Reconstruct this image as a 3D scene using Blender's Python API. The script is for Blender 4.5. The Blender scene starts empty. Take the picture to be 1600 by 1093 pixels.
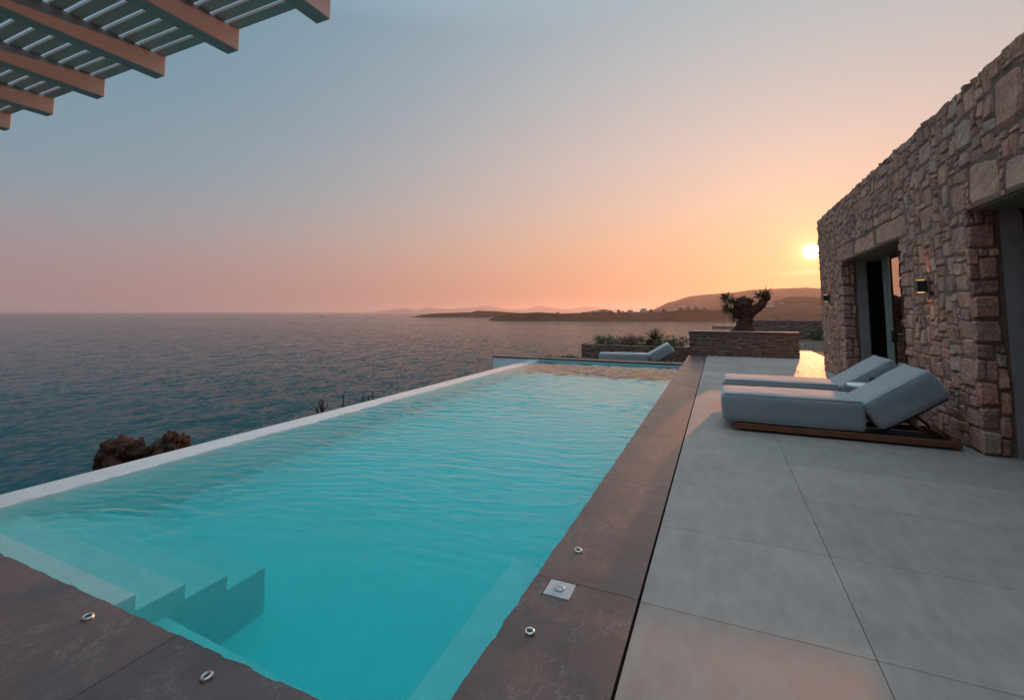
import bpy, bmesh, math, random
import numpy as np
from mathutils import Vector, Matrix, noise
R = math.radians
C = bpy.context.scene
random.seed(7)

# ------------------------------------------------------------ camera
FOC, PITCH, YAW, EYE = 720.0, 4.447, 24.097, 1.5
cam = bpy.data.cameras.new('camera'); camo = bpy.data.objects.new('camera', cam); C.collection.objects.link(camo)
cam.sensor_width = 36; cam.sensor_fit = 'HORIZONTAL'; cam.lens = FOC / 1600 * 36
cam.shift_y = -(546.5 - 431.0) / 1600
cam.clip_start = 0.05; cam.clip_end = 60000
camo.location = (0, 0, EYE); camo.rotation_euler = (R(90 + PITCH), 0, R(YAW))
C.camera = camo

# ------------------------------------------------------------ sky + sun + exposure
SUN_AZ, SUN_EL = 9.11, 6.26       # azimuth measured from +Y towards +X
w = bpy.data.worlds.new('World'); C.world = w; w.use_nodes = True
nt = w.node_tree; nt.nodes.clear()
def wn(t, **k):
    n = nt.nodes.new(t)
    for a, b in k.items(): setattr(n, a, b)
    return n
def wm(op, a, b=None, c=None, clamp=False):
    n = wn('ShaderNodeMath', operation=op, use_clamp=clamp)
    for i, v in enumerate((a, b, c)):
        if v is None: continue
        if isinstance(v, (int, float)): n.inputs[i].default_value = v
        else: nt.links.new(v, n.inputs[i])
    return n.outputs[0]
def s2l(c): return tuple(((v / 255) / 12.92 if v / 255 <= .04045 else ((v / 255 + .055) / 1.055) ** 2.4) for v in c)
def wramp(fac, stops):
    n = wn('ShaderNodeValToRGB'); n.color_ramp.interpolation = 'B_SPLINE' if False else 'LINEAR'
    el = n.color_ramp.elements
    while len(el) < len(stops): el.new(0.5)
    for e, (deg, col) in zip(el, stops):
        e.position = math.sin(R(deg)) if deg < 90 else 1.0
        e.color = (*s2l(col), 1)
    nt.links.new(fac, n.inputs[0]); return n.outputs[0]
tc = wn('ShaderNodeTexCoord'); sep = wn('ShaderNodeSeparateXYZ'); nt.links.new(tc.outputs['Generated'], sep.inputs[0])
X_, Y_, Z_ = sep.outputs
zz = wm('MAXIMUM', Z_, 0.0)
cool = wramp(zz, [(0, (150, 127, 136)), (1.5, (155, 130, 136)), (5, (152, 137, 146)), (9, (137, 146, 158)), (14, (115, 147, 163)), (22, (99, 142, 163)), (32, (92, 138, 162)), (46, (188, 222, 244)), (90, (232, 244, 255))])
warm = wramp(zz, [(0, (226, 152, 118)), (2.5, (238, 164, 124)), (5, (245, 177, 136)), (8, (246, 188, 150)), (12, (238, 196, 172)), (18, (224, 198, 186)), (26, (200, 193, 190)), (36, (172, 184, 190)), (46, (190, 220, 240)), (90, (232, 244, 255))])
hl = wm('MAXIMUM', wm('SQRT', wm('ADD', wm('MULTIPLY', X_, X_), wm('MULTIPLY', Y_, Y_))), 1e-4)
sx, sy = math.sin(R(SUN_AZ)), math.cos(R(SUN_AZ))
cosd = wm('DIVIDE', wm('ADD', wm('MULTIPLY', X_, sx), wm('MULTIPLY', Y_, sy)), hl)
dif = wm('ARCCOSINE', wm('MINIMUM', wm('MAXIMUM', cosd, -1.0), 1.0))
q = wm('DIVIDE', dif, R(52)); wfac = wm('EXPONENT', wm('MULTIPLY', wm('MULTIPLY', q, q), -1.0))
mix = wn('ShaderNodeMix', data_type='RGBA'); nt.links.new(wfac, mix.inputs[0]); nt.links.new(cool, mix.inputs[6]); nt.links.new(warm, mix.inputs[7])
# glow of the low sun
sd = (sx * math.cos(R(SUN_EL)), sy * math.cos(R(SUN_EL)), math.sin(R(SUN_EL)))
dt = wn('ShaderNodeVectorMath', operation='DOT_PRODUCT'); nt.links.new(tc.outputs['Generated'], dt.inputs[0]); dt.inputs[1].default_value = sd
g = wm('DIVIDE', wm('ARCCOSINE', wm('MINIMUM', dt.outputs['Value'], 1.0)), R(1))      # degrees from the sun
def glow(amp, rad, p):
    return wm('MULTIPLY', wm('EXPONENT', wm('MULTIPLY', wm('POWER', wm('DIVIDE', g, rad), p), -1.0)), amp)
def scaled(colr, val):
    n = wn('ShaderNodeVectorMath', operation='SCALE'); n.inputs[0].default_value = colr; nt.links.new(val, n.inputs['Scale']); return n.outputs[0]
def vadd(a, b):
    n = wn('ShaderNodeVectorMath', operation='ADD'); nt.links.new(a, n.inputs[0]); nt.links.new(b, n.inputs[1]); return n.outputs[0]
tot = vadd(mix.outputs[2], scaled((1, .38, .05), glow(.24, 6.5, 1.3)))
tot = vadd(tot, scaled((1, .54, .15), glow(.75, 1.7, 1.6)))
tot = vadd(tot, scaled((1, .85, .55), glow(14.0, .56, 3.0)))
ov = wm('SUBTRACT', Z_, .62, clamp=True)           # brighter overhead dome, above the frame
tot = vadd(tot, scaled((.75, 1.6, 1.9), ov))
# one thin streak of cloud low beside the sun
mp = wn('ShaderNodeMapping'); mp.inputs['Scale'].default_value = (6, 6, 70); nt.links.new(tc.outputs['Generated'], mp.inputs[0])
nz = wn('ShaderNodeTexNoise'); nz.inputs['Scale'].default_value = 3.0; nz.inputs['Detail'].default_value = 5; nt.links.new(mp.outputs[0], nz.inputs['Vector'])
el_d = wm('DIVIDE', wm('ARCSINE', Z_), R(1))
band = wm('EXPONENT', wm('MULTIPLY', wm('POWER', wm('DIVIDE', wm('ABSOLUTE', wm('SUBTRACT', el_d, 4.15)), .30), 2.0), -1.0))
bandh = wm('EXPONENT', wm('MULTIPLY', wm('POWER', wm('DIVIDE', dif, R(3.2)), 2.0), -1.0))
cl = wm('MULTIPLY', wm('MULTIPLY', band, bandh), wm('MULTIPLY', wm('SUBTRACT', nz.outputs[0], .32, clamp=True), 1.1))
tot = vadd(tot, scaled((1, .55, .25), cl))
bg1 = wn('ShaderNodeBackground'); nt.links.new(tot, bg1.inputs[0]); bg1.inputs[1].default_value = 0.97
sky = wn('ShaderNodeTexSky', sky_type='NISHITA', sun_disc=False, sun_elevation=R(SUN_EL), sun_rotation=R(SUN_AZ), altitude=20)
bg2 = wn('ShaderNodeBackground'); nt.links.new(sky.outputs[0], bg2.inputs[0]); bg2.inputs[1].default_value = 0.05
mxs = wn('ShaderNodeMixShader'); mxs.inputs[0].default_value = 0.10
nt.links.new(bg1.outputs[0], mxs.inputs[1]); nt.links.new(bg2.outputs[0], mxs.inputs[2])
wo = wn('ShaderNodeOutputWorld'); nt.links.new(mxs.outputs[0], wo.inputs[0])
sun = bpy.data.lights.new('sun', 'SUN'); suno = bpy.data.objects.new('sun', sun); C.collection.objects.link(suno)
sun.energy = 3.4; sun.angle = R(0.6); sun.color = (1.0, .36, .13)
suno.rotation_euler = Vector(sd).to_track_quat('Z', 'Y').to_euler()
C.view_settings.view_transform = 'Standard'; C.view_settings.look = 'None'
C.view_settings.exposure = 0.16; C.view_settings.gamma = 1
C.render.engine = 'CYCLES'; cy = C.cycles
cy.use_denoising = True; cy.max_bounces = 10; cy.diffuse_bounces = 5; cy.glossy_bounces = 4; cy.transmission_bounces = 6
cy.volume_bounces = 0; cy.sample_clamp_indirect = 4; cy.sample_clamp_direct = 12; cy.caustics_reflective = False; cy.caustics_refractive = True
cy.transparent_max_bounces = 12

# ------------------------------------------------------------ node helper
class NT:
    def __init__(s, name):
        s.m = bpy.data.materials.new(name); s.m.use_nodes = True; s.t = s.m.node_tree; s.t.nodes.clear()
        s.out = s.n('ShaderNodeOutputMaterial')
    def n(s, t, **k):
        n = s.t.nodes.new(t)
        for a, b in k.items(): setattr(n, a, b)
        return n
    def set(s, sock, v):
        if v is None: return
        if isinstance(v, bpy.types.NodeSocket): s.t.links.new(v, sock)
        elif isinstance(v, tuple) and len(v) == 3 and sock.type == 'RGBA': sock.default_value = (*v, 1)
        else: sock.default_value = v
    def co(s, scale=(1, 1, 1), src='Object', rot=(0, 0, 0)):
        tcn = s.n('ShaderNodeTexCoord')
        out = tcn.outputs[src] if src != 'World' else s.n('ShaderNodeNewGeometry').outputs['Position']
        m = s.n('ShaderNodeMapping'); s.set(m.inputs[0], out); m.inputs['Scale'].default_value = scale; m.inputs['Rotation'].default_value = rot
        return m.outputs[0]
    def noise(s, scale, detail=4, rough=.55, vec=None, dist=0.0):
        n = s.n('ShaderNodeTexNoise'); s.set(n.inputs['Vector'], vec); n.inputs['Scale'].default_value = scale
        n.inputs['Detail'].default_value = detail; n.inputs['Roughness'].default_value = rough; n.inputs['Distortion'].default_value = dist
        return n.outputs[0]
    def ramp(s, fac, stops, interp='LINEAR'):
        n = s.n('ShaderNodeValToRGB'); n.color_ramp.interpolation = interp; el = n.color_ramp.elements
        while len(el) < len(stops): el.new(.5)
        for e, (p, c) in zip(el, stops):
            e.position = p; e.color = (*c, 1) if isinstance(c, tuple) else (c, c, c, 1)
        s.set(n.inputs[0], fac); return n.outputs[0]
    def math(s, op, a, b=None, clamp=False):
        n = s.n('ShaderNodeMath', operation=op, use_clamp=clamp); s.set(n.inputs[0], a); s.set(n.inputs[1], b); return n.outputs[0]
    def mix(s, f, a, b, mode='MIX'):
        n = s.n('ShaderNodeMix', data_type='RGBA', blend_type=mode); s.set(n.inputs[0], f); s.set(n.inputs[6], a); s.set(n.inputs[7], b); return n.outputs[2]
    def bump(s, h, strength=.5, dist=.01, nrm=None):
        n = s.n('ShaderNodeBump'); s.set(n.inputs['Height'], h); n.inputs['Strength'].default_value = strength; n.inputs['Distance'].default_value = dist
        if nrm is not None: s.set(n.inputs['Normal'], nrm)
        return n.outputs[0]
    def pbr(s, col, rough=.7, metal=0, nrm=None, spec=.5, **k):
        p = s.n('ShaderNodeBsdfPrincipled'); s.set(p.inputs['Base Color'], col); s.set(p.inputs['Roughness'], rough)
        p.inputs['Metallic'].default_value = metal; p.inputs['Specular IOR Level'].default_value = spec
        if nrm is not None: s.set(p.inputs['Normal'], nrm)
        for a, b in k.items(): s.set(p.inputs[a.replace('_', ' ')], b)
        s.t.links.new(p.outputs[0], s.out.inputs[0]); return s.m
    def island(s):
        return s.n('ShaderNodeNewGeometry').outputs['Random Per Island']

def m_stone(name, pal, k=1.0, fine=1.0):
    t = NT(name); isl = t.island(); co = t.co()
    st = [((i + .5) / len(pal), tuple(v * k for v in c)) for i, c in enumerate(pal)]
    base = t.ramp(isl, st, 'CONSTANT')
    n1 = t.noise(5 * fine, 6, .65, co); n2 = t.noise(38 * fine, 5, .7, co); n3 = t.noise(1.3, 3, .5, co)
    c = t.mix(t.ramp(n1, [(.3, 0.0), (.7, 1.0)]), t.mix(1.0, base, (.62, .58, .56), 'MULTIPLY'), base)
    c = t.mix(t.ramp(n2, [(.42, .0), (.7, .55)]), c, (.46 * k, .40 * k, .35 * k))
    c = t.mix(t.ramp(n3, [(.4, .0), (.7, .35)]), c, (.16 * k, .11 * k, .09 * k))
    c = t.mix(t.ramp(t.noise(14 * fine, 6, .75, co, .8), [(.56, .0), (.66, .55)]), c, (.50 * k, .36 * k, .27 * k))
    v_ = t.n('ShaderNodeTexVoronoi'); v_.feature = 'F1'; t.set(v_.inputs['Vector'], t.mix(.12, co, t.noise(9, 3, .6, co))); v_.inputs['Scale'].default_value = 17 * fine
    b = t.bump(n2, .85, .014); b = t.bump(v_.outputs[0], .5, .012, b); b = t.bump(n1, .7, .03, b)
    return t.pbr(c, .85, nrm=b, spec=.3)
PAL = [(.30, .165, .125), (.36, .215, .165), (.21, .125, .10), (.30, .20, .16), (.42, .27, .20), (.25, .145, .115), (.34, .25, .21), (.27, .17, .14), (.38, .235, .18), (.23, .15, .125), (.31, .27, .235), (.36, .18, .125), (.28, .18, .145), (.29, .185, .15), (.38, .26, .20)]
PAL = [(a * 1.32, b * .88, c * .74) for a, b, c in PAL]
M = {}
M['stone'] = m_stone('wall_stone', PAL, 1.38)
M['stone_dark'] = m_stone('planter_stone', [(c[0] * .55, c[1] * .55, c[2] * .58) for c in PAL], .8)
t = NT('mortar'); co = t.co(); n1 = t.noise(30, 5, .6, co)
M['mortar'] = t.pbr(t.ramp(n1, [(.3, (.15, .095, .072)), (.7, (.26, .17, .13))]), .95, nrm=t.bump(n1, .5, .01), spec=.2)
t = NT('lintel_stone'); co = t.co(); n1 = t.noise(3, 6, .65, co); n2 = t.noise(45, 4, .7, co)
M['lintel'] = t.pbr(t.mix(t.ramp(n2, [(.35, 0.0), (.75, .4)]), t.ramp(n1, [(.3, (.30, .17, .13)), (.7, (.46, .28, .21))]), (.50, .36, .28)), .85, nrm=t.bump(t.math('ADD', n1, n2), .5, .012), spec=.3)
t = NT('plaster_jamb'); co = t.co(); n1 = t.noise(4, 5, .6, co)
M['plaster'] = t.pbr(t.ramp(n1, [(.3, (.28, .24, .23)), (.7, (.36, .31, .295))]), .75, nrm=t.bump(t.noise(60, 3, .6, co), .15, .004))
t = NT('room_paint'); M['room'] = t.pbr(t.ramp(t.noise(2, 3, .5, t.co()), [(.3, (.16, .13, .11)), (.7, (.21, .17, .15))]), .8)
t = NT('dark_bronze'); M['bronze'] = t.pbr(t.ramp(t.noise(20, 3, .5, t.co()), [(.3, (.035, .025, .02)), (.7, (.05, .036, .028))]), .4, metal=.6)
t = NT('solar_glass'); gl = t.n('ShaderNodeBsdfGlossy'); gl.inputs['Roughness'].default_value = .02; gl.inputs[0].default_value = (.82, .80, .78, 1)
tr = t.n('ShaderNodeBsdfTransparent'); tr.inputs[0].default_value = (.25, .24, .22, 1); fr = t.n('ShaderNodeFresnel'); fr.inputs[0].default_value = 2.6
t.set(fr.inputs['Normal'], t.bump(t.noise(1.2, 2, .4, t.co()), .05, .02))
mx = t.n('ShaderNodeMixShader'); t.set(mx.inputs[0], t.math('ADD', fr.outputs[0], .25, True)); t.t.links.new(tr.outputs[0], mx.inputs[1]); t.t.links.new(gl.outputs[0], mx.inputs[2]); t.t.links.new(mx.outputs[0], t.out.inputs[0]); M['glass'] = t.m
t = NT('curtain_linen'); M['curtain'] = t.pbr(t.ramp(t.noise(8, 3, .5, t.co((1, 1, .1))), [(.3, (.13, .155, .14)), (.7, (.19, .22, .20))]), .85)
# porcelain terrace tiles
t = NT('terrace_tile'); co = t.co(); isl = t.island(); n1 = t.noise(1.7, 6, .6, co); n2 = t.noise(11, 6, .65, t.co((1, .35, 1))); n3 = t.noise(90, 3, .6, co)
c = t.ramp(n1, [(.25, (.235, .190, .172)), (.75, (.31, .254, .230))]); c = t.mix(t.ramp(n2, [(.40, .0), (.8, .5)]), c, (.41, .36, .33))
c = t.mix(t.ramp(t.noise(55, 2, .5, co), [(.70, .0), (.76, .35)]), c, (.16, .14, .13)); c = t.mix(.45, c, t.mix(1.0, c, t.ramp(isl, [(0, .74), (1, 1.18)]), 'MULTIPLY'))
M['tile'] = t.pbr(c, t.ramp(n2, [(.3, .58), (.7, .72)]), nrm=t.bump(t.math('ADD', n3, t.math('MULTIPLY', n1, 2.0)), .10, .004), spec=.2)
t = NT('dark_gap'); M['gap'] = t.pbr(t.ramp(t.noise(20, 2, .5, t.co()), [(.3, (.010, .009, .009)), (.7, (.018, .016, .015))]), .9, spec=.1)
# slate coping
t = NT('slate_coping'); co = t.co(); isl = t.island(); n1 = t.noise(2.2, 7, .65, co, .4); n2 = t.noise(9, 8, .72, t.co((1, .45, 1), rot=(0, 0, .5)), .5); n3 = t.noise(60, 4, .7, co)
c = t.ramp(n1, [(.28, (.046, .031, .030)), (.5, (.095, .056, .050)), (.75, (.150, .080, .066))])
vein = t.ramp(n2, [(.490, .0), (.503, .55), (.516, .0)]); c = t.mix(t.math('MULTIPLY', vein, t.ramp(t.noise(3.3, 3, .5, co), [(.46, .0), (.60, 1.0)])), c, (.34, .29, .26))
c = t.mix(t.ramp(n3, [(.66, .0), (.8, .25)]), c, (.24, .2, .18))
c = t.mix(1.0, c, t.ramp(isl, [(0, (.85, .85, .88)), (1, (1.2, 1.12, 1.08))]), 'MULTIPLY')
M['slate'] = t.pbr(c, t.ramp(n1, [(.3, .30), (.7, .48)]), nrm=t.bump(n2, .35, .010, t.bump(n1, .3, .03)), spec=.5)
t = NT('pool_plaster'); co = t.co(); n1 = t.noise(2.2, 7, .7, co)
M['pool'] = t.pbr(t.ramp(n1, [(.3, (.80, .88, .87)), (.7, (.92, .95, .93))]), .7)
t = NT('pool_step_plaster'); co = t.co(); n1 = t.noise(6, 6, .65, co)
M['step'] = t.pbr(t.ramp(n1, [(.3, (.66, .73, .72)), (.7, (.78, .82, .80))]), .75)
t = NT('wet_edge_plaster'); co = t.co(); n1 = t.noise(5, 6, .7, co); n2 = t.noise(35, 4, .6, t.co((1, .5, 1)))
M['edge'] = t.pbr(t.ramp(n1, [(.25, (.52, .53, .53)), (.75, (.66, .66, .65))]), .10, nrm=t.bump(n2, .25, .006), spec=.6)
t = NT('render_white'); n1 = t.noise(2, 6, .65, t.co()); M['render'] = t.pbr(t.ramp(n1, [(.3, (.60, .68, .70)), (.7, (.70, .76, .77))]), .8, nrm=t.bump(t.noise(50, 3, .6, t.co()), .2, .004))
# pool water: real refraction, turquoise absorption in the body
t = NT('pool_water'); gls = t.n('ShaderNodeBsdfGlass'); gls.inputs['IOR'].default_value = 1.333; gls.inputs['Roughness'].default_value = 0.0
t.set(gls.inputs['Normal'], t.bump(t.noise(45, 2, .5, t.co((.6, 1.3, 1))), .12, .001))
t.t.links.new(gls.outputs[0], t.out.inputs[0])
va = t.n('ShaderNodeVolumeAbsorption'); va.inputs['Color'].default_value = (.0, .925, .936, 1); va.inputs['Density'].default_value = 1.45
t.t.links.new(va.outputs[0], t.out.inputs[1]); M['water'] = t.m
# sea
t = NT('sea_water'); p = t.co((1, 1, 1))
a = t.noise(.055, 5, .62, t.co((1, .55, 1), rot=(0, 0, -.9)), .6); b_ = t.noise(.8, 6, .70, t.co((1, .5, 1), rot=(0, 0, -.5)), .8); c_ = t.noise(.006, 3, .5, p)
def slope_noise(t, sc, k, vec, det):
    n = t.n('ShaderNodeTexNoise'); t.set(n.inputs['Vector'], vec); n.inputs['Scale'].default_value = sc; n.inputs['Detail'].default_value = det; n.inputs['Roughness'].default_value = .6
    m = t.n('ShaderNodeVectorMath', operation='MULTIPLY_ADD'); t.set(m.inputs[0], n.outputs[1]); m.inputs[1].default_value = (k, k, 0); m.inputs[2].default_value = (-.5 * k, -.5 * k, 0); return m.outputs[0]
s1 = slope_noise(t, 1.5, 1.25, t.co((1, .5, 1), rot=(0, 0, -.45)), 4); s2_ = slope_noise(t, .3, .7, t.co((1, .5, 1), rot=(0, 0, -.6)), 3)
va_ = t.n('ShaderNodeVectorMath', operation='ADD'); t.set(va_.inputs[0], s1); t.set(va_.inputs[1], s2_)
patch = t.ramp(t.noise(.006, 4, .6, t.co((.3, 1, 1), rot=(0, 0, -.42))), [(.40, .60), (.60, 1.25)])
vs_ = t.n('ShaderNodeVectorMath', operation='SCALE'); t.set(vs_.inputs[0], va_.outputs[0]); t.set(vs_.inputs['Scale'], patch)
vb_ = t.n('ShaderNodeVectorMath', operation='ADD'); t.set(vb_.inputs[0], vs_.outputs[0]); vb_.inputs[1].default_value = (0, 0, 1)
vn_ = t.n('ShaderNodeVectorMath', operation='NORMALIZE'); t.set(vn_.inputs[0], vb_.outputs[0])
M['sea'] = t.pbr(t.ramp(c_, [(.3, (.012, .054, .066)), (.7, (.018, .064, .076))]), .12, nrm=vn_.outputs[0], spec=.5, IOR=1.042)
t = NT('fabric'); co = t.co(); n1 = t.noise(260, 2, .5, co); n2 = t.noise(3.5, 3, .5, co)
M['fabric'] = t.pbr(t.ramp(n1, [(.35, (.235, .24, .255)), (.65, (.295, .30, .315))]), .9, nrm=t.bump(t.noise(7, 4, .6, t.co((1, .35, 1)), .8), .35, .022, t.bump(n2, .3, .02, t.bump(n1, .3, .001))), spec=.2, Sheen_Weight=.35)
t = NT('teak'); n1 = t.noise(9, 6, .65, t.co((.5, 7, 7)), 1.0); M['teak'] = t.pbr(t.ramp(n1, [(.3, (.10, .032, .015)), (.55, (.18, .062, .028)), (.75, (.24, .09, .045))]), .5, nrm=t.bump(n1, .3, .003))
t = NT('white_lacquer'); M['white'] = t.pbr(t.ramp(t.noise(6, 3, .5, t.co()), [(.3, (.68, .68, .67)), (.7, (.78, .78, .77))]), .4)
t = NT('pergola_paint'); co = t.co((1, .1, 1)); n1 = t.noise(14, 5, .6, co); M['pergola'] = t.pbr(t.ramp(n1, [(.3, (.40, .32, .31)), (.7, (.48, .385, .37))]), .6, nrm=t.bump(n1, .15, .003))
t = NT('slat_paint'); n1 = t.noise(10, 5, .6, t.co((.1, 1, 1))); M['slat'] = t.pbr(t.ramp(n1, [(.3, (.50, .40, .37)), (.7, (.58, .47, .43))]), .6)
t = NT('steel'); M['steel'] = t.pbr(t.ramp(t.noise(50, 3, .6, t.co()), [(.3, (.50, .47, .44)), (.7, (.66, .63, .6))]), .38, metal=1.0)
t = NT('skimmer_plastic'); n1 = t.noise(40, 5, .7, t.co()); M['lid'] = t.pbr(t.ramp(n1, [(.3, (.30, .30, .31)), (.7, (.46, .46, .47))]), .45)
t = NT('black'); M['black'] = t.pbr(t.ramp(t.noise(30, 2, .5, t.co()), [(.3, (.014, .012, .011)), (.7, (.022, .019, .018))]), .5)
t = NT('bark'); co = t.co(); n1 = t.noise(6, 8, .7, co, 1.5); n2 = t.noise(30, 5, .7, t.co((1, 1, .3)))
M['bark'] = t.pbr(t.mix(t.ramp(n2, [(.35, .0), (.7, .6)]), t.ramp(n1, [(.3, (.018, .010, .008)), (.5, (.055, .023, .015)), (.72, (.17, .06, .032))]), (.11, .055, .036)), .9, nrm=t.bump(n2, .7, .03, t.bump(n1, .9, .10)), spec=.2)
t = NT('soil'); n1 = t.noise(6, 6, .7, t.co()); M['soil'] = t.pbr(t.ramp(n1, [(.3, (.06, .04, .03)), (.7, (.14, .10, .075))]), .95, nrm=t.bump(n1, .8, .03), spec=.2)
t = NT('rocky_slope'); n1 = t.noise(.7, 8, .7, t.co()); n2 = t.noise(.15, 4, .6, t.co()); M['slope'] = t.pbr(t.mix(t.ramp(n2, [(.4, .0), (.6, 1.0)]), t.ramp(n1, [(.3, (.07, .05, .04)), (.7, (.20, .15, .12))]), (.05, .055, .03)), .95, nrm=t.bump(n1, .9, .25), spec=.2)
def m_leaf(name, a, b):
    t = NT(name); isl = t.island()
    return t.pbr(t.ramp(isl, [(0, a), (1, b)]), .6, spec=.3, Subsurface_Weight=.0)
M['leaf'] = m_leaf('shrub_leaf', (.035, .055, .022), (.10, .115, .05))
M['leaf_dry'] = m_leaf('dry_leaf', (.10, .06, .03), (.26, .17, .09))
M['yucca'] = m_leaf('yucca_leaf', (.04, .055, .028), (.10, .11, .06))
M['twig'] = m_leaf('twig_bark', (.05, .03, .024), (.07, .04, .03))
M['flower'] = m_leaf('flower', (.5, .35, .12), (.6, .5, .25))
def m_hill(name, a, b, sc):
    t = NT(name); n1 = t.noise(sc, 7, .68, t.co((1, 1, 2.5))); n2 = t.noise(sc * 7, 4, .7, t.co())
    return t.pbr(t.mix(t.ramp(n2, [(.5, .0), (.62, .7)]), t.ramp(n1, [(.35, a), (.65, b)]), tuple(v * .45 for v in a)), 1.0, spec=.0)
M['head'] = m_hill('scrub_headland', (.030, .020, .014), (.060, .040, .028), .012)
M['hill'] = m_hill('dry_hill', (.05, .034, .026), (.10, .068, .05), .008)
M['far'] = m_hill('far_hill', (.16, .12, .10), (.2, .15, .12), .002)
t = NT('house_white'); M['house'] = t.pbr(t.ramp(t.noise(.3, 3, .5, t.co()), [(.3, (.40, .38, .36)), (.7, (.50, .48, .45))]), .9)
t = NT('house_window'); M['hwin'] = t.pbr(t.ramp(t.noise(.5, 2, .5, t.co()), [(.3, (.03, .03, .035)), (.7, (.06, .06, .07))]), .3)
t = NT('hull_paint'); M['hull'] = t.pbr(t.ramp(t.noise(.5, 3, .5, t.co()), [(.3, (.16, .09, .07)), (.7, (.22, .13, .10))]), .4)
t = NT('drink_glass'); gg = t.n('ShaderNodeBsdfGlass'); gg.inputs['IOR'].default_value = 1.45; t.set(gg.inputs['Normal'], t.bump(t.noise(10, 2, .5, t.co()), .05, .001)); t.t.links.new(gg.outputs[0], t.out.inputs[0]); M['clear'] = t.m
def m_emit(name, col, s):
    t = NT(name); e = t.n('ShaderNodeEmission'); t.set(e.inputs[0], t.mix(t.noise(20, 2, .5, t.co()), col, tuple(v * .9 for v in col))); e.inputs[1].default_value = s; t.t.links.new(e.outputs[0], t.out.inputs[0]); return t.m
M['bulb'] = m_emit('lamp_glow', (1, .55, .25), 2.0)

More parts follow.
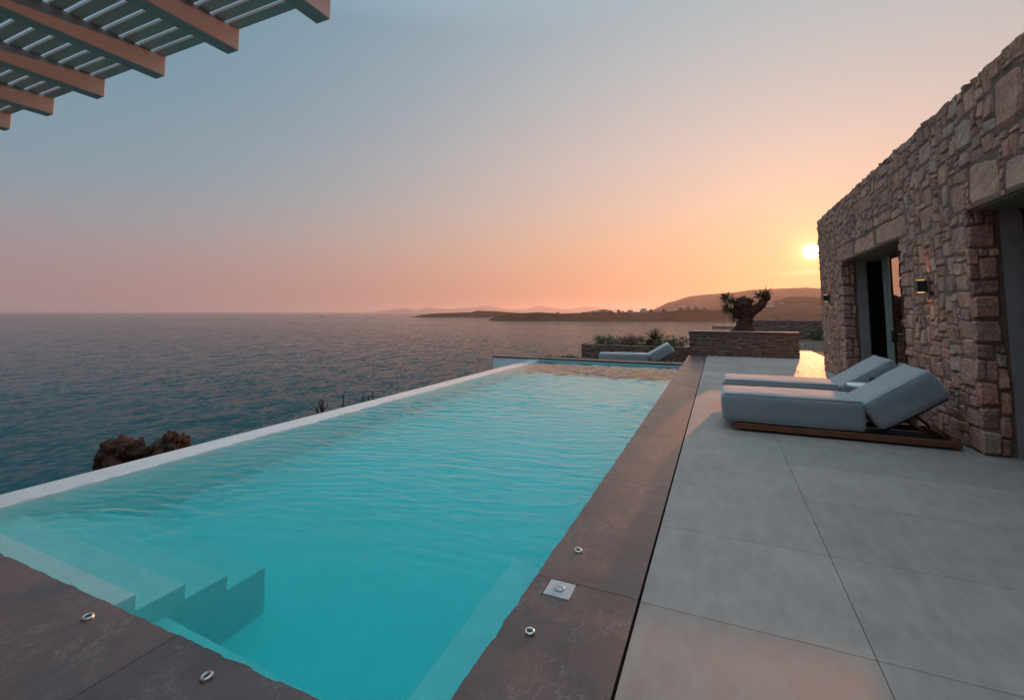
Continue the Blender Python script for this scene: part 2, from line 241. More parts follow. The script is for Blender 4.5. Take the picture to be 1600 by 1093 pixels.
# ------------------------------------------------------------ object helpers
def tag(o, label=None, cat=None, group=None, kind=None):
    if label: o['label'] = label
    if cat: o['category'] = cat
    if group: o['group'] = group
    if kind: o['kind'] = kind
    return o
def empty(name, loc, label, cat, group=None, rz=0):
    o = bpy.data.objects.new(name, None); C.collection.objects.link(o); o.location = loc; o.rotation_euler = (0, 0, rz)
    o.empty_display_size = .1
    return tag(o, label, cat, group)
class MB:
    def __init__(s): s.v = []; s.f = []
    def add(s, vs, fs):
        k = len(s.v); s.v += [tuple(v) for v in vs]; s.f += [tuple(i + k for i in f) for f in fs]
    def box(s, x0, x1, y0, y1, z0, z1, m=None):
        vs = [Vector((x, y, z)) for z in (z0, z1) for y in (y0, y1) for x in (x0, x1)]
        if m is not None: vs = [m @ v for v in vs]
        s.add(vs, [(0, 2, 3, 1), (4, 5, 7, 6), (0, 1, 5, 4), (2, 6, 7, 3), (0, 4, 6, 2), (1, 3, 7, 5)])
    def cbox(s, x0, x1, y0, y1, z0, z1, c=.003, m=None):    # chamfered box
        bm = bmesh.new(); bmesh.ops.create_cube(bm, size=1)
        for v in bm.verts: v.co = Vector((x0 if v.co.x < 0 else x1, y0 if v.co.y < 0 else y1, z0 if v.co.z < 0 else z1))
        bmesh.ops.bevel(bm, geom=bm.edges[:], offset=c, segments=1, affect='EDGES')
        vs = [(m @ v.co) if m is not None else v.co.copy() for v in bm.verts]; bm.verts.index_update()
        s.add(vs, [[v.index for v in f.verts] for f in bm.faces]); bm.free()
    def tube(s, pts, rad, seg=8, cap=True, jit=0, seed=0):
        pts = [Vector(p) for p in pts]; n = len(pts); vs = []; fs = []
        up = Vector((0, 0, 1)); prev = None
        for i, p in enumerate(pts):
            d = (pts[min(i + 1, n - 1)] - pts[max(i - 1, 0)]).normalized()
            a = d.cross(prev if prev is not None else (up if abs(d.z) < .9 else Vector((1, 0, 0)))).normalized(); b = d.cross(a).normalized(); prev = b if False else None or (up if abs(d.z) < .9 else Vector((1, 0, 0)))
            r = rad[i] if isinstance(rad, (list, tuple)) else rad
            for k in range(seg):
                th = 2 * math.pi * k / seg; q = a * math.cos(th) + b * math.sin(th)
                rr = r * (1 + jit * noise.noise((p + q * r) * (1.2 / max(r, .01)) * .5 + Vector((seed, 0, 0)))) if jit else r
                vs.append(p + q * rr)
        for i in range(n - 1):
            for k in range(seg): fs.append((i * seg + k, i * seg + (k + 1) % seg, (i + 1) * seg + (k + 1) % seg, (i + 1) * seg + k))
        if cap: fs += [tuple(range(seg))[::-1], tuple((n - 1) * seg + k for k in range(seg))]
        s.add(vs, fs)
    def lathe(s, prof, c=(0, 0, 0), seg=20, m=None):
        c = Vector(c); vs = []; fs = []; n = len(prof)
        for r, z in prof:
            for k in range(seg):
                v = c + Vector((r * math.cos(2 * math.pi * k / seg), r * math.sin(2 * math.pi * k / seg), z)); vs.append(m @ v if m is not None else v)
        for i in range(n - 1):
            for k in range(seg): fs.append((i * seg + k, i * seg + (k + 1) % seg, (i + 1) * seg + (k + 1) % seg, (i + 1) * seg + k))
        s.add(vs, fs)
    def blob(s, c, r, amp=.2, fr=1.5, sub=3, seed=0, sq=(1, 1, 1)):
        bm = bmesh.new(); bmesh.ops.create_icosphere(bm, subdivisions=sub, radius=1); c = Vector(c); vs = []
        for v in bm.verts:
            k = 1 + amp * noise.fractal(v.co * fr + Vector((seed * 7.3, seed, 0)), 1.0, 2.2, 4) * 1.6 + amp * .5 * (abs(noise.noise(v.co * fr * 2.6 + Vector((seed, 5, 0)))) - .3)
            vs.append(c + Vector((v.co.x * sq[0], v.co.y * sq[1], v.co.z * sq[2])) * r * k)
        bm.verts.index_update(); s.add(vs, [[v.index for v in f.verts] for f in bm.faces]); bm.free()
    def blade(s, p, d, L, wd, bend=.3, n=3):
        p = Vector(p); d = Vector(d).normalized(); side = d.cross(Vector((random.uniform(-1, 1), random.uniform(-1, 1), random.uniform(.2, 1)))).normalized(); vs = []
        for i in range(n + 1):
            t_ = i / n; q = p + d * L * t_ + Vector((0, 0, -1)) * bend * L * t_ * t_; ww = wd * (1 - t_) ** .7 * (.6 + .8 * min(t_ * 3, 1)) * .5
            vs += [q - side * ww, q + side * ww] if i < n else [q]
        fs = [(2 * i, 2 * i + 1, 2 * i + 3, 2 * i + 2) for i in range(n - 1)] + [(2 * n - 2, 2 * n - 1, 2 * n)]
        s.add(vs, fs)
    def build(s, name, mat, parent=None, smooth=False, loc=None):
        me = bpy.data.meshes.new(name); me.from_pydata([tuple(v) for v in s.v], [], [tuple(f) for f in s.f]); me.materials.append(mat)
        me.validate(); 
        if smooth: me.polygons.foreach_set('use_smooth', [True] * len(me.polygons))
        me.update(); o = bpy.data.objects.new(name, me); C.collection.objects.link(o)
        if parent: o.parent = parent
        if loc: o.location = loc
        return o
def copy_tree(o, parent=None):
    c = o.copy(); C.collection.objects.link(c); c.parent = parent
    for ch in list(o.children): copy_tree(ch, c)
    return c

# ------------------------------------------------------------ rubble masonry
def rubble(mb, O, U, V, N, W, H, holes=(), cell=.085, sizes=None, seed=1, prot=(.025, .055), gap=.004, preset=(), res=6, topjit=.03):
    rnd = random.Random(seed); O, U, V, N = Vector(O), Vector(U), Vector(V), Vector(N)
    nu, nv = max(1, round(W / cell)), max(1, round(H / cell)); cu, cv = W / nu, H / nv
    occ = [[False] * nv for _ in range(nu)]
    for (u0, u1, v0, v1) in holes:
        for i in range(nu):
            for j in range(nv):
                if u0 < (i + .5) * cu < u1 and v0 < (j + .5) * cv < v1: occ[i][j] = True
    sizes = sizes or [(2, 2)] * 4 + [(3, 2)] * 6 + [(4, 2)] * 4 + [(2, 3)] * 3 + [(3, 3)] * 5 + [(4, 3)] * 4 + [(5, 3)] * 2 + [(2, 4)] * 1 + [(3, 4)] * 2 + [(5, 2)] * 2 + [(2, 1)] * 2 + [(3, 1)] * 2 + [(1, 2)] * 1 + [(4, 4)] * 1
    rects = []
    def fits(i, j, a, b): return i + a <= nu and j + b <= nv and all(not occ[i + x][j + y] for x in range(a) for y in range(b))
    def put(i, j, a, b):
        for x in range(a):
            for y in range(b): occ[i + x][j + y] = True
        rects.append((i, j, a, b))
    for (u0, u1, v0, v1) in preset:
        i, j, a, b = round(u0 / cu), round(v0 / cv), max(1, round((u1 - u0) / cu)), max(1, round((v1 - v0) / cv))
        if fits(i, j, a, b): put(i, j, a, b)
    order = [(i, j) for j in range(nv) for i in range(nu)]
    for (i, j) in order:
        if occ[i][j]: continue
        for _ in range(14):
            a, b = rnd.choice(sizes)
            if fits(i, j, a, b): put(i, j, a, b); break
        else: put(i, j, 1, 1)
    def warp(u, v):
        k = .42 * cell; p = Vector((u * 2.1 + seed * 3.1, v * 2.6, seed))
        eu = min(1, u / .12, (W - u) / .12) if W > .5 else .3; ev = min(1, v / .1) if v < H - .03 else 1
        du = noise.noise(p * 1.6) * k * 1.6 * max(eu, 0); dv = noise.noise(p * 1.3 + Vector((9, 4, 2))) * k * 1.6 * max(ev, 0)
        for (a0, a1, b0, b1) in holes:
            if a0 - .1 < u < a1 + .1 and b0 - .1 < v < b1 + .1: du *= .3; dv *= .2
        return u + du, v + dv
    n = res
    for (i, j, a, b) in rects:
        u0, u1, v0, v1 = i * cu, (i + a) * cu, j * cv, (j + b) * cv; ww, hh = u1 - u0, v1 - v0
        cs = [warp(u0, v0), warp(u1, v0), warp(u1, v1), warp(u0, v1)]
        jj = .010
        cs = [(c[0] + rnd.uniform(-jj, jj), c[1] + rnd.uniform(-jj, jj)) for c in cs]
        if j + b >= nv: cs[2] = (cs[2][0], v1 + rnd.uniform(-topjit, topjit)); cs[3] = (cs[3][0], v1 + rnd.uniform(-topjit, topjit))
        pr_ = rnd.uniform(*prot); sd_ = rnd.uniform(0, 50); tu, tv = rnd.uniform(-.012, .012), rnd.uniform(-.015, .015); rcut = rnd.uniform(.10, .30)
        vs = []
        for y in range(n + 1):
            for x in range(n + 1):
                s0, t0 = x / n * 2 - 1, y / n * 2 - 1
                s1 = math.sin(s0 * math.pi / 2) if False else (abs(s0) ** .75) * (1 if s0 > 0 else -1); t1 = (abs(t0) ** .75) * (1 if t0 > 0 else -1)
                kk = 1 - rcut * .45 * (s1 * s1) * (t1 * t1); s1 *= kk; t1 *= kk
                a_, b_ = (s1 + 1) / 2, (t1 + 1) / 2
                pu = (cs[0][0] * (1 - a_) + cs[1][0] * a_) * (1 - b_) + (cs[3][0] * (1 - a_) + cs[2][0] * a_) * b_
                pv = (cs[0][1] * (1 - a_) + cs[1][1] * a_) * (1 - b_) + (cs[3][1] * (1 - a_) + cs[2][1] * a_) * b_
                pu -= s1 * gap / 2; pv -= t1 * gap / 2
                edge = abs(x - n / 2) == n / 2 or abs(y - n / 2) == n / 2
                e1 = min((1 - abs(s1)) * ww / 2, (1 - abs(t1)) * hh / 2)
                d = -.012 if edge else pr_ * (min(1.0, .80 + e1 / .025 * .20)) + tu * s1 + tv * t1 + .009 * noise.fractal(Vector((pu * 14, pv * 12, sd_)), 1.0, 2.0, 4)
                ju = .006 * noise.noise(Vector((pu * 22, pv * 22, sd_))); jv = .006 * noise.noise(Vector((pu * 22, pv * 22, sd_ + 9)))
                vs.append(O + U * (pu + ju) + V * (pv + jv) + N * d)
        flip = U.cross(V).dot(N) < 0
        fs = []
        for y in range(n):
            for x in range(n):
                q = (y * (n + 1) + x, y * (n + 1) + x + 1, (y + 1) * (n + 1) + x + 1, (y + 1) * (n + 1) + x); fs.append(q[::-1] if flip else q)
        mb.add(vs, fs)

# ============================================================ SETTING
SEA = -14.0
def sheet(name, mat, xs, ys, zf, smooth=True):
    mb = MB(); nx, ny = len(xs), len(ys); mb.v = [(x, y, zf(x, y)) for y in ys for x in xs]
    mb.f = [(j * nx + i, j * nx + i + 1, (j + 1) * nx + i + 1, (j + 1) * nx + i) for j in range(ny - 1) for i in range(nx - 1)]
    return tag(mb.build(name, mat, smooth=smooth), kind='structure')
SE = 13500
sheet('sea', M['sea'], [-SE, -2000, -300, 0, 300, 2000, SE], [-SE, -2000, -300, 0, 300, 2000, SE], lambda x, y: SEA)
def terrain(x, y):
    # the plot: a levelled shelf that falls away to the shore
    dl = max(0.0, -5.9 - x); z = -1.7 - .42 * dl if dl > 0 else -1.7
    dy = max(0.0, y - 33); z -= dy * .38
    dl2 = max(0.0, -6.6 - x + (y - 14) * .0) if y > 14 else 0
    if y > 13.5 and x > -6.6: z = max(z, -1.0 - max(0, y - 33) * .38)
    z += .5 * noise.fractal(Vector((x * .12, y * .12, 3)), 1, 2, 5) * min(1, (dl + dy) * .3)
    return max(z, SEA - 3)
xs = [-90, -70, -55, -46] + [-40 + i * 1.0 for i in range(34)] + [-5.8, -4, 0, 4, 8, 14, 22, 35, 60, 120, 200]
ys = [-80, -50, -30, -20, -12] + [-8 + i * 1.2 for i in range(46)] + [50, 54, 58, 63, 70, 80, 100, 140]
sheet('hillside', M['slope'], xs, ys, terrain)

# terrace: separate porcelain tiles over a dark bed
mb = MB(); JX, JY, TX, TY = -.420, 2.573, .998, .936
for i in range(0, 3):
    for j in range(-7, 20):
        x0, x1 = JX + i * TX, JX + (i + 1) * TX; y0, y1 = JY + j * TY, JY + (j + 1) * TY
        if i == 2: continue
        if i == 1: x1 = 3.2
        mb.cbox(x0 + .0016, x1 - .0016, y0 + .0016, y1 - .0016, -.03, 0, .001)
for i in range(4): # towards the back of the plot, right of the planter
    for j in range(0, 3):
        mb.cbox(3.205 + i * TX + .0025, 3.205 + (i + 1) * TX - .0025, 15.2 + j * .95 + .0025, 15.2 + (j + 1) * .95 - .0025, -.03, 0, .0015)
tag(mb.build('terrace', M['tile']), kind='structure')
mb = MB(); mb.box(-.455, 7.3, -6, 20.4, -1.2, -.034); mb.box(-8, -.455, -6, .20, -1.2, -.034)
tag(mb.build('terrace_base', M['gap']), kind='structure')
# gravelly path beyond the terrace tiles
mb = MB(); mb.box(2.42, 8, 18.1, 30, -1, -.01); mb.box(-1.0, 2.42, 19.2, 30, -1, -.25)
tag(mb.build('path', M['soil']), kind='structure')
mb = MB(); mb.box(-6.9, -1.0, 14.46, 19.4, -2.2, -.45); tag(mb.build('lower_terrace', M['slope']), kind='structure')

# ============================================================ POOL
WL = -.085                   # water level
PX0, PX1, PY0, PY1 = -5.37, -1.0, 1.436, 14.2; FL = WL - 1.35
pool = empty('swimming_pool', (-3.2, 8, 0), 'long turquoise infinity pool with a dark slate rim and pale overflow edge', 'pool')
pool_inv = Matrix.Translation((3.2, -8, 0))
def pbuild(mb, name, mat, parent=pool, smooth=False):
    mb.v = [tuple(pool_inv @ Vector(v)) for v in mb.v]; return mb.build(name, mat, parent, smooth)
mb = MB()
T = .25
mb.box(PX0 - .0, PX1 + .30, PY0 - .30, PY1 + .20, FL - .3, FL)                            # floor
mb.box(PX1 + .01, PX1 + .30, PY0 - .3, PY1, FL, -.045)                                     # right wall
mb.box(PX0 - .06, PX0 + .004, PY0 - .01, PY1, FL, WL - .02); mb.box(PX0, PX1 + .01, PY0 - .3, PY0 - .01, FL, -.045)                                     # near wall
pbuild(mb, 'basin', M['pool'])
mb = MB(); mb.box(-7.05, PX1 - .002, PY1, PY1 + .24, FL - .6, -.035); pbuild(mb, 'end_wall', M['render'])
# steps into the pool in the near left corner: four treads with a sawtooth side
mb = MB()
XS = -3.17
tr_ = [(.15, 1.69), (.35, 1.97), (.54, 2.25), (.75, 2.55)]
y0 = PY0 - .01
for d, y1 in tr_:
    mb.box(PX0, XS, y0, y1, FL, WL - d); y0 = y1
pbuild(mb, 'steps', M['step'])
mb = MB(); mb.box(XS, PX1 + .01, PY0 - .01, 1.86, FL, WL - .62); pbuild(mb, 'ledge', M['step'])
mb = MB(); mb.box(-1.46, PX1 + .01, 1.86, 3.28, FL, WL - .56); pbuild(mb, 'bench', M['step'])
# overflow edge, its sloping top wet
mb = MB(); XO = -5.80
n = 60
vs = []
for k in range(n + 1):
    y = PY0 - 1.6 + (PY1 - PY0 + 1.6) * k / n
    for x, z in ((XO - .02, FL - 1.2), (XO, WL - .030), (XO + .02, WL - .006), (PX0 - .03, WL + .004), (PX0, WL - .012), (PX0, FL)): vs.append((x, y, z))
fs = []
for k in range(n):
    for i in range(5): fs.append((k * 6 + i, k * 6 + i + 1, (k + 1) * 6 + i + 1, (k + 1) * 6 + i))
fs += [tuple(range(6)), tuple(n * 6 + i for i in range(6))[::-1]]
mb.add(vs, fs); pbuild(mb, 'overflow_edge', M['edge'])
# slate coping: slabs with rough pool-side edges
def slab(mb, ax, a0, a1, b0, b1, rough_hi, z1=0.0, th=.04, seed=0):
    """slab along axis ax ('x' or 'y') from a0..a1, across b0..b1; the pool-side edge is rough"""
    n = max(2, int((a1 - a0) / .012)); top = []; bot = []
    for k in range(n + 1):
        a = a0 + (a1 - a0) * k / n; j = .009 * noise.noise(Vector((a * 9, seed, 0))) + .009 * abs(noise.noise(Vector((a * 22, seed, 2)))) + .004 * noise.noise(Vector((a * 60, seed, 4)))
        j2 = .006 * noise.noise(Vector((a * 20, seed, 7)))
        lo, hi = (b0, b1 + j) if rough_hi else (b0 + j, b1)
        lo2, hi2 = (b0, b1 + j + j2) if rough_hi else (b0 + j + j2, b1)
        if ax == 'y': top += [(lo, a, z1), (hi, a, z1)]; bot += [(lo2, a, z1 - th), (hi2, a, z1 - th)]
        else: top += [(a, lo, z1), (a, hi, z1)]; bot += [(a, lo2, z1 - th), (a, hi2, z1 - th)]
    N_ = 2 * (n + 1); vs = top + bot; fs = []
    for k in range(n):
        i = 2 * k
        fs += [(i, i + 1, i + 3, i + 2), (N_ + i, N_ + i + 2, N_ + i + 3, N_ + i + 1), (i, i + 2, N_ + i + 2, N_ + i), (i + 1, N_ + i + 1, N_ + i + 3, i + 3)]
    fs += [(0, N_, N_ + 1, 1), (2 * n, 2 * n + 1, N_ + 2 * n + 1, N_ + 2 * n)]
    mb.add(vs, fs)
mb = MB(); g_ = .002
cuts = [PY0 - 1.4, .90, 2.585, 4.27, 5.95, 7.64, 9.32, 11.0, 12.7, PY1, 15.9, 17.35]
for a, b in zip(cuts, cuts[1:]): slab(mb, 'y', a + g_, b - g_, PX1, -.433, False, seed=a)
xc = [-6.2, -4.02, -2.35, -1.004]
for a, b in zip(xc, xc[1:]): slab(mb, 'x', a + g_, b - g_, .20, PY0, True, seed=a + 40)
pbuild(mb, 'coping', M['slate'])
mb = MB(); xe = [-7.08, -5.4, -3.7, -2.0, -1.004]
for a, b in zip(xe, xe[1:]): slab(mb, 'x', a + g_, b - g_, PY1 - .02, PY1 + .26, False, z1=.012, th=.045, seed=a + 80)
pbuild(mb, 'end_coping', M['slate'])
# the water body (closed, sides just inside the walls)
mb = MB(); WX0, WX1, WY0_, WY1_ = PX0 - .03, PX1 + .02, PY0 - .02, PY1 + .01
def ripple(x, y):
    k = max(.06 + .94 * min(1, max(0, (y - 1.9) / 2.4)), .75 * min(1, max(0, (-3.2 - x) / .6)) * min(1, max(.25, (y - 1.4) / .7))); k *= .55 + .9 * max(0, min(1, .5 + 1.6 * noise.noise(Vector((x * .35, y * .28, 4)))))
    wx, wy = x + .22 * noise.noise(Vector((x * .9, y * .9, 1))), y + .22 * noise.noise(Vector((x * .9, y * .9, 8)))
    c_, s_ = math.cos(.22), math.sin(.22); u, v = wx * c_ + wy * s_, -wx * s_ + wy * c_
    h = .0026 * noise.noise(Vector((u * 2.2, v * 6.5, 2))) + .0023 * noise.noise(Vector((u * 4.2, v * 14, 5)))
    c_, s_ = math.cos(-.35), math.sin(-.35); u, v = wx * c_ + wy * s_, -wx * s_ + wy * c_
    h += .0015 * noise.noise(Vector((u * 8, v * 17, 9))) + .0004 * noise.noise(Vector((x * 24, y * 28, 6)))
    return h * k * 3.0
ys2 = []; y = WY0_
while y < WY1_: ys2.append(y); y += .018 + .010 * min(1, max(0, (y - 4) / 8))
ys2.append(WY1_); nx = 200; xs2 = [WX0 + (WX1 - WX0) * i / nx for i in range(nx + 1)]
ny = len(ys2) - 1; vs = [(x, y, WL + ripple(x, y)) for y in ys2 for x in xs2]
fs = [(j * (nx + 1) + i, j * (nx + 1) + i + 1, (j + 1) * (nx + 1) + i + 1, (j + 1) * (nx + 1) + i) for j in range(ny) for i in range(nx)]
ring = [i for i in range(nx + 1)] + [j * (nx + 1) + nx for j in range(1, ny + 1)] + [ny * (nx + 1) + i for i in range(nx - 1, -1, -1)] + [j * (nx + 1) for j in range(ny - 1, 0, -1)]
nb = len(vs); vs += [(vs[k][0], vs[k][1], FL - .05) for k in ring]; m_ = len(ring)
fs += [(ring[(k + 1) % m_], ring[k], nb + k, nb + (k + 1) % m_) for k in range(m_)]
fs.append(tuple(nb + k for k in range(m_))[::-1])
mb.add(vs, fs)
wo_ = tag(mb.build('water', M['water']), kind='structure'); wo_.data.polygons.foreach_set('use_smooth', [i < nx * ny for i in range(len(wo_.data.polygons))])

# fittings in the coping
def nozzle(x, y, label, z=0.0, s=.82, tilt=(0, 0)):
    t = empty('pool_nozzle', (x, y, z), label, 'pool fitting', 'steel fittings set in the pool rim')
    m = Matrix.Rotation(tilt[0], 4, 'X') @ Matrix.Rotation(tilt[1], 4, 'Y')
    mb = MB(); mb.lathe([(.031 * s, 0), (.031 * s, .007), (.027 * s, .013), (.021 * s, .015), (.017 * s, .012), (.015 * s, .006)], m=m, seg=28); mb.build('ring', M['steel'], t, True)
    mb = MB(); mb.lathe([(.0005, .008), (.010 * s, .008), (.0152 * s, .006)], m=m, seg=20); mb.build('socket', M['black'], t)
nozzle(-.855, 2.93, 'steel ring fitting in the slate beyond the square white lid', tilt=(.12, .12))
nozzle(-.857, 2.12, 'steel ring fitting in the brown slate nearer than the square white lid', tilt=(.05, .03))
nozzle(-1.97, 1.33, 'steel ring fitting in the near rim, closer to the bottom edge of the picture', tilt=(.12, -.1))
nozzle(-2.88, 1.33, 'steel ring fitting in the near rim beside the pool steps', tilt=(.1, .1))
t = empty('skimmer_lid', (-.835, 2.50, 0), 'square white pool lid with a round knob, set in the slate rim', 'pool lid')
mb = MB(); mb.cbox(-.072, .072, -.072, .072, -.004, .0045, .002); mb.build('plate', M['lid'], t)
mb = MB(); mb.lathe([(.030, .0045), (.030, .010), (.022, .013), (.016, .013), (.014, .009), (.0005, .009)], seg=24); mb.build('knob', M['lid'], t, True)
mb = MB(); mb.box(-.078, -.0735, -.078, .078, .0005, .0022); mb.box(-.0735, .078, .0735, .078, .0005, .0022); mb.build('recess', M['black'], t)

# ============================================================ HOUSE
house = empty('stone_house', (2.5, 8, 0), 'rubble stone house with deep glazed doorways, right of the terrace', 'house')
hinv = Matrix.Translation((-2.5, -8, 0))
def hbuild(mb, name, mat, smooth=False, parent=house):
    mb.v = [tuple(hinv @ Vector(v)) for v in mb.v]; return mb.build(name, mat, parent, smooth)
WX, WY1, WY0, WH = 2.505, 14.56, -3.0, 3.93
D1, D2, LZ = (8.62, 12.20), (4.0, 6.56), 2.60
mb = MB()                                        # mortar core with openings
TK = .26
for (a, b) in ((WY0, D2[0]), (D2[1], D1[0]), (D1[1], WY1)): mb.box(WX, WX + TK, a, b, -.03, LZ)
mb.box(WX, WX + TK, WY0, WY1, LZ, WH - .02); mb.box(WX + TK, 9.0, WY1 - TK, WY1, -.03, WH - .02)
# reveals
hbuild(mb, 'wall_core', M['mortar'])
mb = MB()
Uy, Vz = (0, 1, 0), (0, 0, 1)
W = WY1 - WY0
hl_ = [(D[0] - WY0, D[1] - WY0, -1, LZ + .0) for D in (D1, D2)] + [(-1, D2[0] - WY0 - 1.4, -1, 9)]
pre = [(D1[0] - .35 - WY0, D1[0] + 1.1 - WY0, LZ, LZ + .34), (D1[0] + 1.1 - WY0, D1[0] + 2.5 - WY0, LZ, LZ + .34), (D1[0] + 2.5 - WY0, D1[1] + .4 - WY0, LZ, LZ + .34)]
for (yy, sgn) in ((D2[1], 1), (D1[0], -1), (D1[1], 1)):     # quoins
    z = 0; k = 0
    while z < LZ - .2:
        hh = random.choice((.17, .255, .34)); ww = .34 if k % 2 else .255
        u = yy - WY0; pre.append((u, u + ww, z, z + hh) if sgn > 0 else (u - ww, u, z, z + hh)); z += hh; k += 1
for (y_, z_, w_, h_) in ((5.3, 2.62, .5, .31), (5.85, 2.62, .62, .45), (6.55, 2.62, .40, .3), (5.35, 3.2, .5, .5), (6.3, 3.25, .34, .34), (7.3, 3.4, .42, .25), (4.4, 2.62, .6, .37), (8.9, 3.2, .42, .25), (10.2, 3.3, .5, .25), (7.4, 2.5, .42, .34), (4.6, 3.3, .6, .4)):
    pre.append((y_ - WY0, y_ - WY0 + w_, z_, z_ + h_))
rubble(mb, (WX, WY0, 0), Uy, Vz, (-1, 0, 0), W, WH, hl_, seed=3, cell=.067, preset=pre, prot=(.008, .022), res=7)
rubble(mb, (WX, WY1, 0), (1, 0, 0), Vz, (0, 1, 0), 6.0, WH, (), seed=5, res=4)
rev = [(3, 3)] * 2 + [(3, 2)] * 4 + [(3, 3)] * 5 + [(3, 4)] * 3 + [(2, 3)] * 2 + [(2, 2)] * 2 + [(1, 2)] + [(1, 3)]
rubble(mb, (WX - .03, D2[1], 0), (1, 0, 0), Vz, (0, -1, 0), .255, LZ, (), seed=11, sizes=rev, prot=(.02, .04))
rubble(mb, (WX - .03, D1[1], 0), (1, 0, 0), Vz, (0, -1, 0), .255, LZ, (), seed=12, sizes=rev, prot=(.02, .04))
rubble(mb, (WX - .03, D1[0], 0), (1, 0, 0), Vz, (0, 1, 0), .255, LZ, (), seed=13, sizes=rev, prot=(.02, .04))
rubble(mb, (WX, WY0, WH), Uy, (1, 0, 0), (0, 0, 1), W, TK, [(-1, 7.0, -1, 9)], seed=15, prot=(.0, .03), res=4)
hbuild(mb, 'wall', M['stone'])
def wobble_slab(name, x0, x1, y0, y1, z0, z1, seed):
    bm = bmesh.new(); bmesh.ops.create_cube(bm, size=1)
    for v in bm.verts: v.co = Vector((x0 if v.co.x < 0 else x1, y0 if v.co.y < 0 else y1, z0 if v.co.z < 0 else z1))
    bmesh.ops.bevel(bm, geom=bm.edges[:], offset=.012, segments=2, affect='EDGES')
    bmesh.ops.subdivide_edges(bm, edges=[e for e in bm.edges if e.calc_length() > .3], cuts=30, use_grid_fill=True)
    for v in bm.verts: v.co += Vector((1, .6, .6)) * .012 * noise.fractal(v.co * 4 + Vector((seed, 0, 0)), 1, 2, 4)
    mb = MB(); bm.verts.index_update(); mb.add([v.co.copy() for v in bm.verts], [[v.index for v in f.verts] for f in bm.faces]); bm.free()
    hbuild(mb, name, M['lintel'], True)
for D in (D1, D2):                                # plaster jambs and soffits
    mb = MB(); mb.box(WX + TK, WX + TK + .18, D[1], D[1] + .2, -.03, LZ + .2); hbuild(mb, 'door_jamb', M['plaster'])
    mb = MB(); mb.box(WX + TK, WX + TK + .18, D[0] - .2, D[0], -.03, LZ + .2); hbuild(mb, 'door_jamb', M['plaster'])
    mb = MB(); mb.box(WX + .03, WX + TK + .4, D[0], D[1], LZ - .02, LZ - .001); hbuild(mb, 'soffit', M['mortar'])
mb = MB()
mb.box(WX + .46, 9, -3, 14.25, 3.0, 3.3); mb.box(7.4, 7.6, -3, 14.25, 0, 3); mb.box(WX + .46, 7.4, 14.1, 14.25, 0, 3); mb.box(WX + .46, 7.4, 7.4, 7.6, 0, 3); mb.box(WX + .46, 7.4, -3, -2.8, 0, 3)
mb.box(WX + .30, WX + .46, D1[1] + .02, 14.2, 0, 3.3); mb.box(WX + .30, WX + .46, D2[1] + .02, D1[0] - .02, 0, 3.3); mb.box(WX + .30, WX + .46, D1[0] - .02, D1[1] + .02, LZ + .05, 3.3); mb.box(WX + .30, WX + .46, D2[0], D2[1] + .02, LZ + .05, 3.3)
hbuild(mb, 'room', M['room'])
mb = MB(); mb.box(WX + TK + .02, 7.4, -2.8, 14.1, -.03, .0); hbuild(mb, 'room_floor', M['room'])
def sash(y0, y1, x, z1=LZ, name='sliding_door'):
    t = MB(); fw = .055
    for (a, b, c, d) in ((y0, y0 + fw, .02, z1), (y1 - fw, y1, .02, z1), (y0 + fw, y1 - fw, .02, .02 + fw), (y0 + fw, y1 - fw, z1 - fw, z1)): t.cbox(x - .02, x + .02, a, b, c, d, .002)
    f = hbuild(t, name, M['bronze'])
    t = MB(); t.box(x - .004, x + .004, y0 + fw, y1 - fw, .02 + fw, z1 - fw); t.v = [tuple(hinv @ Vector(v)) for v in t.v]; t.build('pane', M['glass'], f)
    t = MB(); t.cbox(x - .05, x - .0205, y1 - .042, y1 - .014, .95, 1.15, .003); t.v = [tuple(hinv @ Vector(v)) for v in t.v]; t.build('handle', M['black'], f)
sash(D1[0] - .10, 10.55, WX + .40)
sash(D2[0] + .0, 5.35, WX + .40); sash(5.30, D2[1] + .1, WX + .445)
mb = MB(); ys_ = [10.50 + i * .022 for i in range(38)]   # curtain folds
vs = []; fs = []
for k, y in enumerate(ys_):
    x = WX + .49 + .030 * math.sin(k * 1.1) + .01 * math.sin(k * .37); vs += [(x, y, .02), (x + .01 * math.sin(k), y, 1.3), (x, y, 2.6)]
for k in range(len(ys_) - 1): fs += [(3 * k, 3 * k + 1, 3 * k + 4, 3 * k + 3), (3 * k + 1, 3 * k + 2, 3 * k + 5, 3 * k + 4)]
mb.add(vs, fs); hbuild(mb, 'curtain', M['curtain'], True)
# unseen house wing added behind the camera to block skylight; carries the pergola
mb = MB(); mb.box(-9, 9, -3.4, -3.0, -.03, 3.9); mb.box(-9, -8.7, -8, -3.4, -.03, 3.9); hbuild(mb, 'rear_light_block', M['mortar'])
mb = MB(); rubble(mb, (-9, -3.0, 0), (1, 0, 0), Vz, (0, 1, 0), 11.4, 3.9, [(3, 8.5, -1, 2.5)], seed=21, cell=.15, res=3); hbuild(mb, 'light_block_stonework', M['stone'])
mb = MB(); mb.box(-5.9, -.6, -2.999, -2.98, .0, 2.5); hbuild(mb, 'light_block_glazing', M['bronze'])

